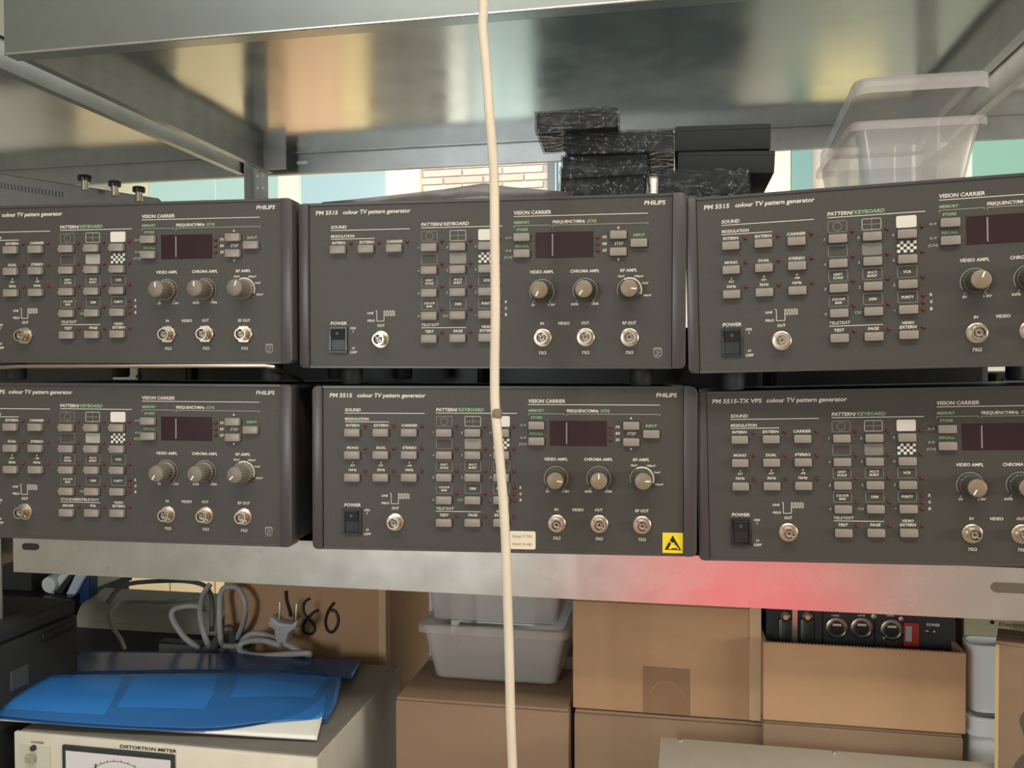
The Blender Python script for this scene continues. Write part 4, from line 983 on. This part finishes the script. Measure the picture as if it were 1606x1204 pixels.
t = thing('dark_crate', 'black crate behind the black case, carrying the paper roll', 'crate', ((a.x+b.x)/2, .5, ZS)); part('body', MB().box(a.x, b.x, .40, .60, ZS, zr_ - .006).bevel(.003, 2), M_SOFTBLACK, t, True); part('rim', MB().box(a.x - .003, b.x + .003, .397, .603, zr_ - .012, zr_), M_BLACK, t)
a, b = at(-60, 905, .45), at(50, 905, .45)
t = thing('dark_box', 'black box on top of the dark crate at the left edge', 'box', ((a.x+b.x)/2, .5, zr_)); part('body', MB().box(a.x, b.x, .45, .58, zr_, -.285).bevel(.002, 1), M_SOFTBLACK, t, True); part('seam', MB().box(a.x + .004, b.x - .004, .449, .45, zr_ + .05, zr_ + .051), M_BLACK, t)
# grey power cables with plug
def cable(pts, r, m_, label, name='power_cable', parent=None):
    mb = MB().tube(curve([at(*p) for p in pts]), r, 10); o = link(name, mb.mesh(name, m_, True))
    return tag(o, label, 'cable')
Yc = .33
pc = thing('power_cable', 'coiled light grey mains cable with two-pin plug', 'cable', at(400, 1015, Yc))
part('cord', MB().tube(curve([at(*p) for p in ((345, 935, Yc), (352, 922, Yc), (372, 922, Yc), (384, 945, Yc - .005), (382, 975, Yc), (372, 1000, Yc + .01))]), .0046, 10), M_GCABLE, pc, True)
part('cord', MB().tube(curve([at(*p) for p in ((345, 935, Yc), (344, 970, Yc - .01), (346, 1000, Yc - .01), (352, 1012, Yc), (375, 1012, Yc - .01), (384, 1000, Yc - .02), (400, 993, Yc - .02), (425, 998, Yc - .02), (445, 1008, Yc - .03), (480, 1026, Yc - .04), (482, 1024, Yc - .05), (445, 1026, Yc - .05), (405, 1028, Yc - .05), (378, 1022, Yc - .04), (380, 1008, Yc - .03), (410, 1004, Yc - .035), (440, 1012, Yc - .04))]), .0046, 10), M_GCABLE, pc, True)
part('cord', MB().tube(curve([at(*p) for p in ((330, 915, Yc + .03), (318, 935, Yc + .02), (314, 965, Yc), (322, 1000, Yc - .01), (330, 1015, Yc))]), .0046, 10), M_GCABLE, pc, True)
part('cord', MB().tube(curve([at(*p) for p in ((325, 955, Yc + .02), (300, 950, Yc), (274, 955, Yc - .005), (270, 970, Yc - .01), (290, 1000, Yc - .01), (312, 1016, Yc))]), .0046, 10), M_GCABLE, pc, True)
# plug
q = at(440, 985, Yc - .03); 
pb = [(429, 963), (424, 978), (434, 984), (437, 1003), (452, 1006), (456, 990), (468, 982), (472, 968), (462, 976), (442, 974)]
pp = part('plug_body', MB().prism([(at(x, y, q.y).x, at(x, y, q.y).z) for x, y in pb], q.y - .010, q.y + .014).bevel(.002, 2), mat('plug_grey', (.40, .40, .39), .4), pc, True)
for (x, y0_, y1_) in ((438, 972, 943), (464, 972, 946)):
    part('pin', MB().tube([at(x, y0_, q.y), at(x + 1, y1_ + 3, q.y), at(x + 1, y1_, q.y)], lambda i: .0024 if i < 2 else .0014, 10), M_NICKEL, pp, True)
cable([(196, 1018, .30), (188, 1000, .30), (172, 975, .31), (176, 955, .34), (200, 944, .38), (260, 944, .38), (320, 935, .38)], .0032, mat('mid_cable', (.22, .22, .19), .4), 'olive-grey thin cable arching over the grey instrument', 'thin_cable')
cable([(168, 946, .36), (190, 920, .38), (230, 912, .40), (300, 912, .40), (330, 930, .36), (332, 990, .34)], .0038, M_DCABLE, 'dark cable arching right below the beam at left', 'dark_cable')
cable([(330, 1030, .33), (340, 1005, .33), (358, 985, .33), (366, 1005, .34), (352, 1028, .34)], .007, M_DCABLE, 'short thick dark cable knotted under the grey mains cable', 'dark_cable')
# black adapter under the cables
a, b = at(245, 1010, .33), at(385, 1035, .33)
t = thing('grey_flat_box', 'flat dark grey box under the coiled cables', 'box', ((a.x+b.x)/2, .36, ZS)); part('body', MB().box(a.x, b.x, .335, .355, ZS, a.z).bevel(.003, 2), M_INSTR, t, True); part('lid', MB().box(a.x, b.x, .335, .355, a.z, a.z + .003), M_SOFTBLACK, t)

# grey instrument in the right foreground
zh = at(1310, 1176, .09).z; xg0 = at(1035, 1157, .09).x; xg1 = at(1578, 1194, .09).x
t = thing('flat_instrument', 'grey enamel instrument top in the right foreground', 'instrument', (xg0 + .25, 0, ZS))
part('case', MB().box(xg0, xg1, -.17, .09, ZS + .004, zh).bevel(.002, 2), mat('warm_grey_enamel', (.40, .37, .31), .42, noise=.04), t, True)
for px, py in ((1067, 1161), (1309, 1180)):
    q = atz(px, py, zh); part('rivet', MB().lathe([(.0026, 0), (.0022, .0009), (.0006, .0014)], 12, (q.x, q.y, zh), ax='z'), M_NICKEL, t)
for sx in (.03, xg1 - xg0 - .03):
    part('foot', MB().lathe([(.01, ZS), (.012, ZS + .005)], 14, (xg0 + sx, .05, 0), ax='z'), M_SOFTBLACK, t)

# ------------------------------------------------------------------ vented instrument at upper left
Yv = .36
p0, p1 = at(-60, 262, Yv), at(250, 311, Yv + .12)
ang = math.atan2(.12, p1.x - p0.x)
t = thing('vented_instrument', 'grey vented instrument standing behind the upper left unit', 'instrument', (p0.x, Yv, .0555)); t.rotation_euler = (0, 0, ang)
Lg = math.hypot(p1.x - p0.x, .12); h0 = p0.z - .0555; h1 = p1.z - .0555
def lp(name, mb, m_, par=None, sm=False): return link(name, mb.mesh(name, m_, sm), par or t)
body = lp('body', MB().prism([(0, 0), (Lg, 0), (Lg, h1), (0, h0)], 0, .18).bevel(.002, 1), M_INSTR)
mb = MB()
vmat = M_BLACK
for k in range(19):
    u_ = Lg*(.19 + .017*k); zc = h0 + (h1 - h0)*u_/Lg - .016
    mb.prism([(u_, zc - .010), (u_ + .0018, zc - .010), (u_ + .0018, zc), (u_, zc)], -.0006, -.0001)
lp('vent_slot', mb, vmat, body)['kind'] = 'stuff'
for px, py, s_ in ((133, 287, 1.0), (180, 296, .9), (218, 305, .9)):
    q = at(px, py, .40)
    k = thing('rubber_foot', {133: 'leftmost black-capped post on the vented instrument', 180: 'middle black-capped post on the vented instrument', 218: 'rightmost black-capped post on the vented instrument'}[px], 'knob', (q.x, q.y, q.z - .012))
    part('stem', MB().lathe([(.006, 0), (.006, .016)], 14, k.location, ax='z'), M_NICKEL, k, True)
    part('cap', MB().lathe([(.011*s_, .016), (.0115*s_, .018), (.0115*s_, .023), (.010*s_, .025)], 18, k.location, ax='z'), M_BLACK, k, True)

# ------------------------------------------------------------------ the hanging cable
pts = [(752, -300), (753, -120), (752, -40), (757, 0), (758, 20), (757, 45), (762, 100), (767, 170), (771, 220), (775, 280), (776, 380), (777, 480), (776, 560), (776, 620), (778, 655), (783, 710), (789, 780), (793, 850), (796, 940), (799, 1040), (801, 1130), (804, 1210), (806, 1330), (808, 1500)]
cpts = curve([at(px, py, -.13) for px, py in pts], 5)
cab = link('hanging_cable', MB().tube(cpts, .0045, 14).mesh('hanging_cable', M_CABLE, True)); tag(cab, 'cream cable hanging vertically in front of the whole rack', 'cable')
q = at(779, 648, -.13); o = link('cable_nick', MB().lathe([(.0046, -.0045), (.0051, -.003), (.0051, .003), (.0046, .0045)], 14, q, ax='z').mesh('cable_nick', mat('nick', (.20, .15, .10), .6), True), cab)
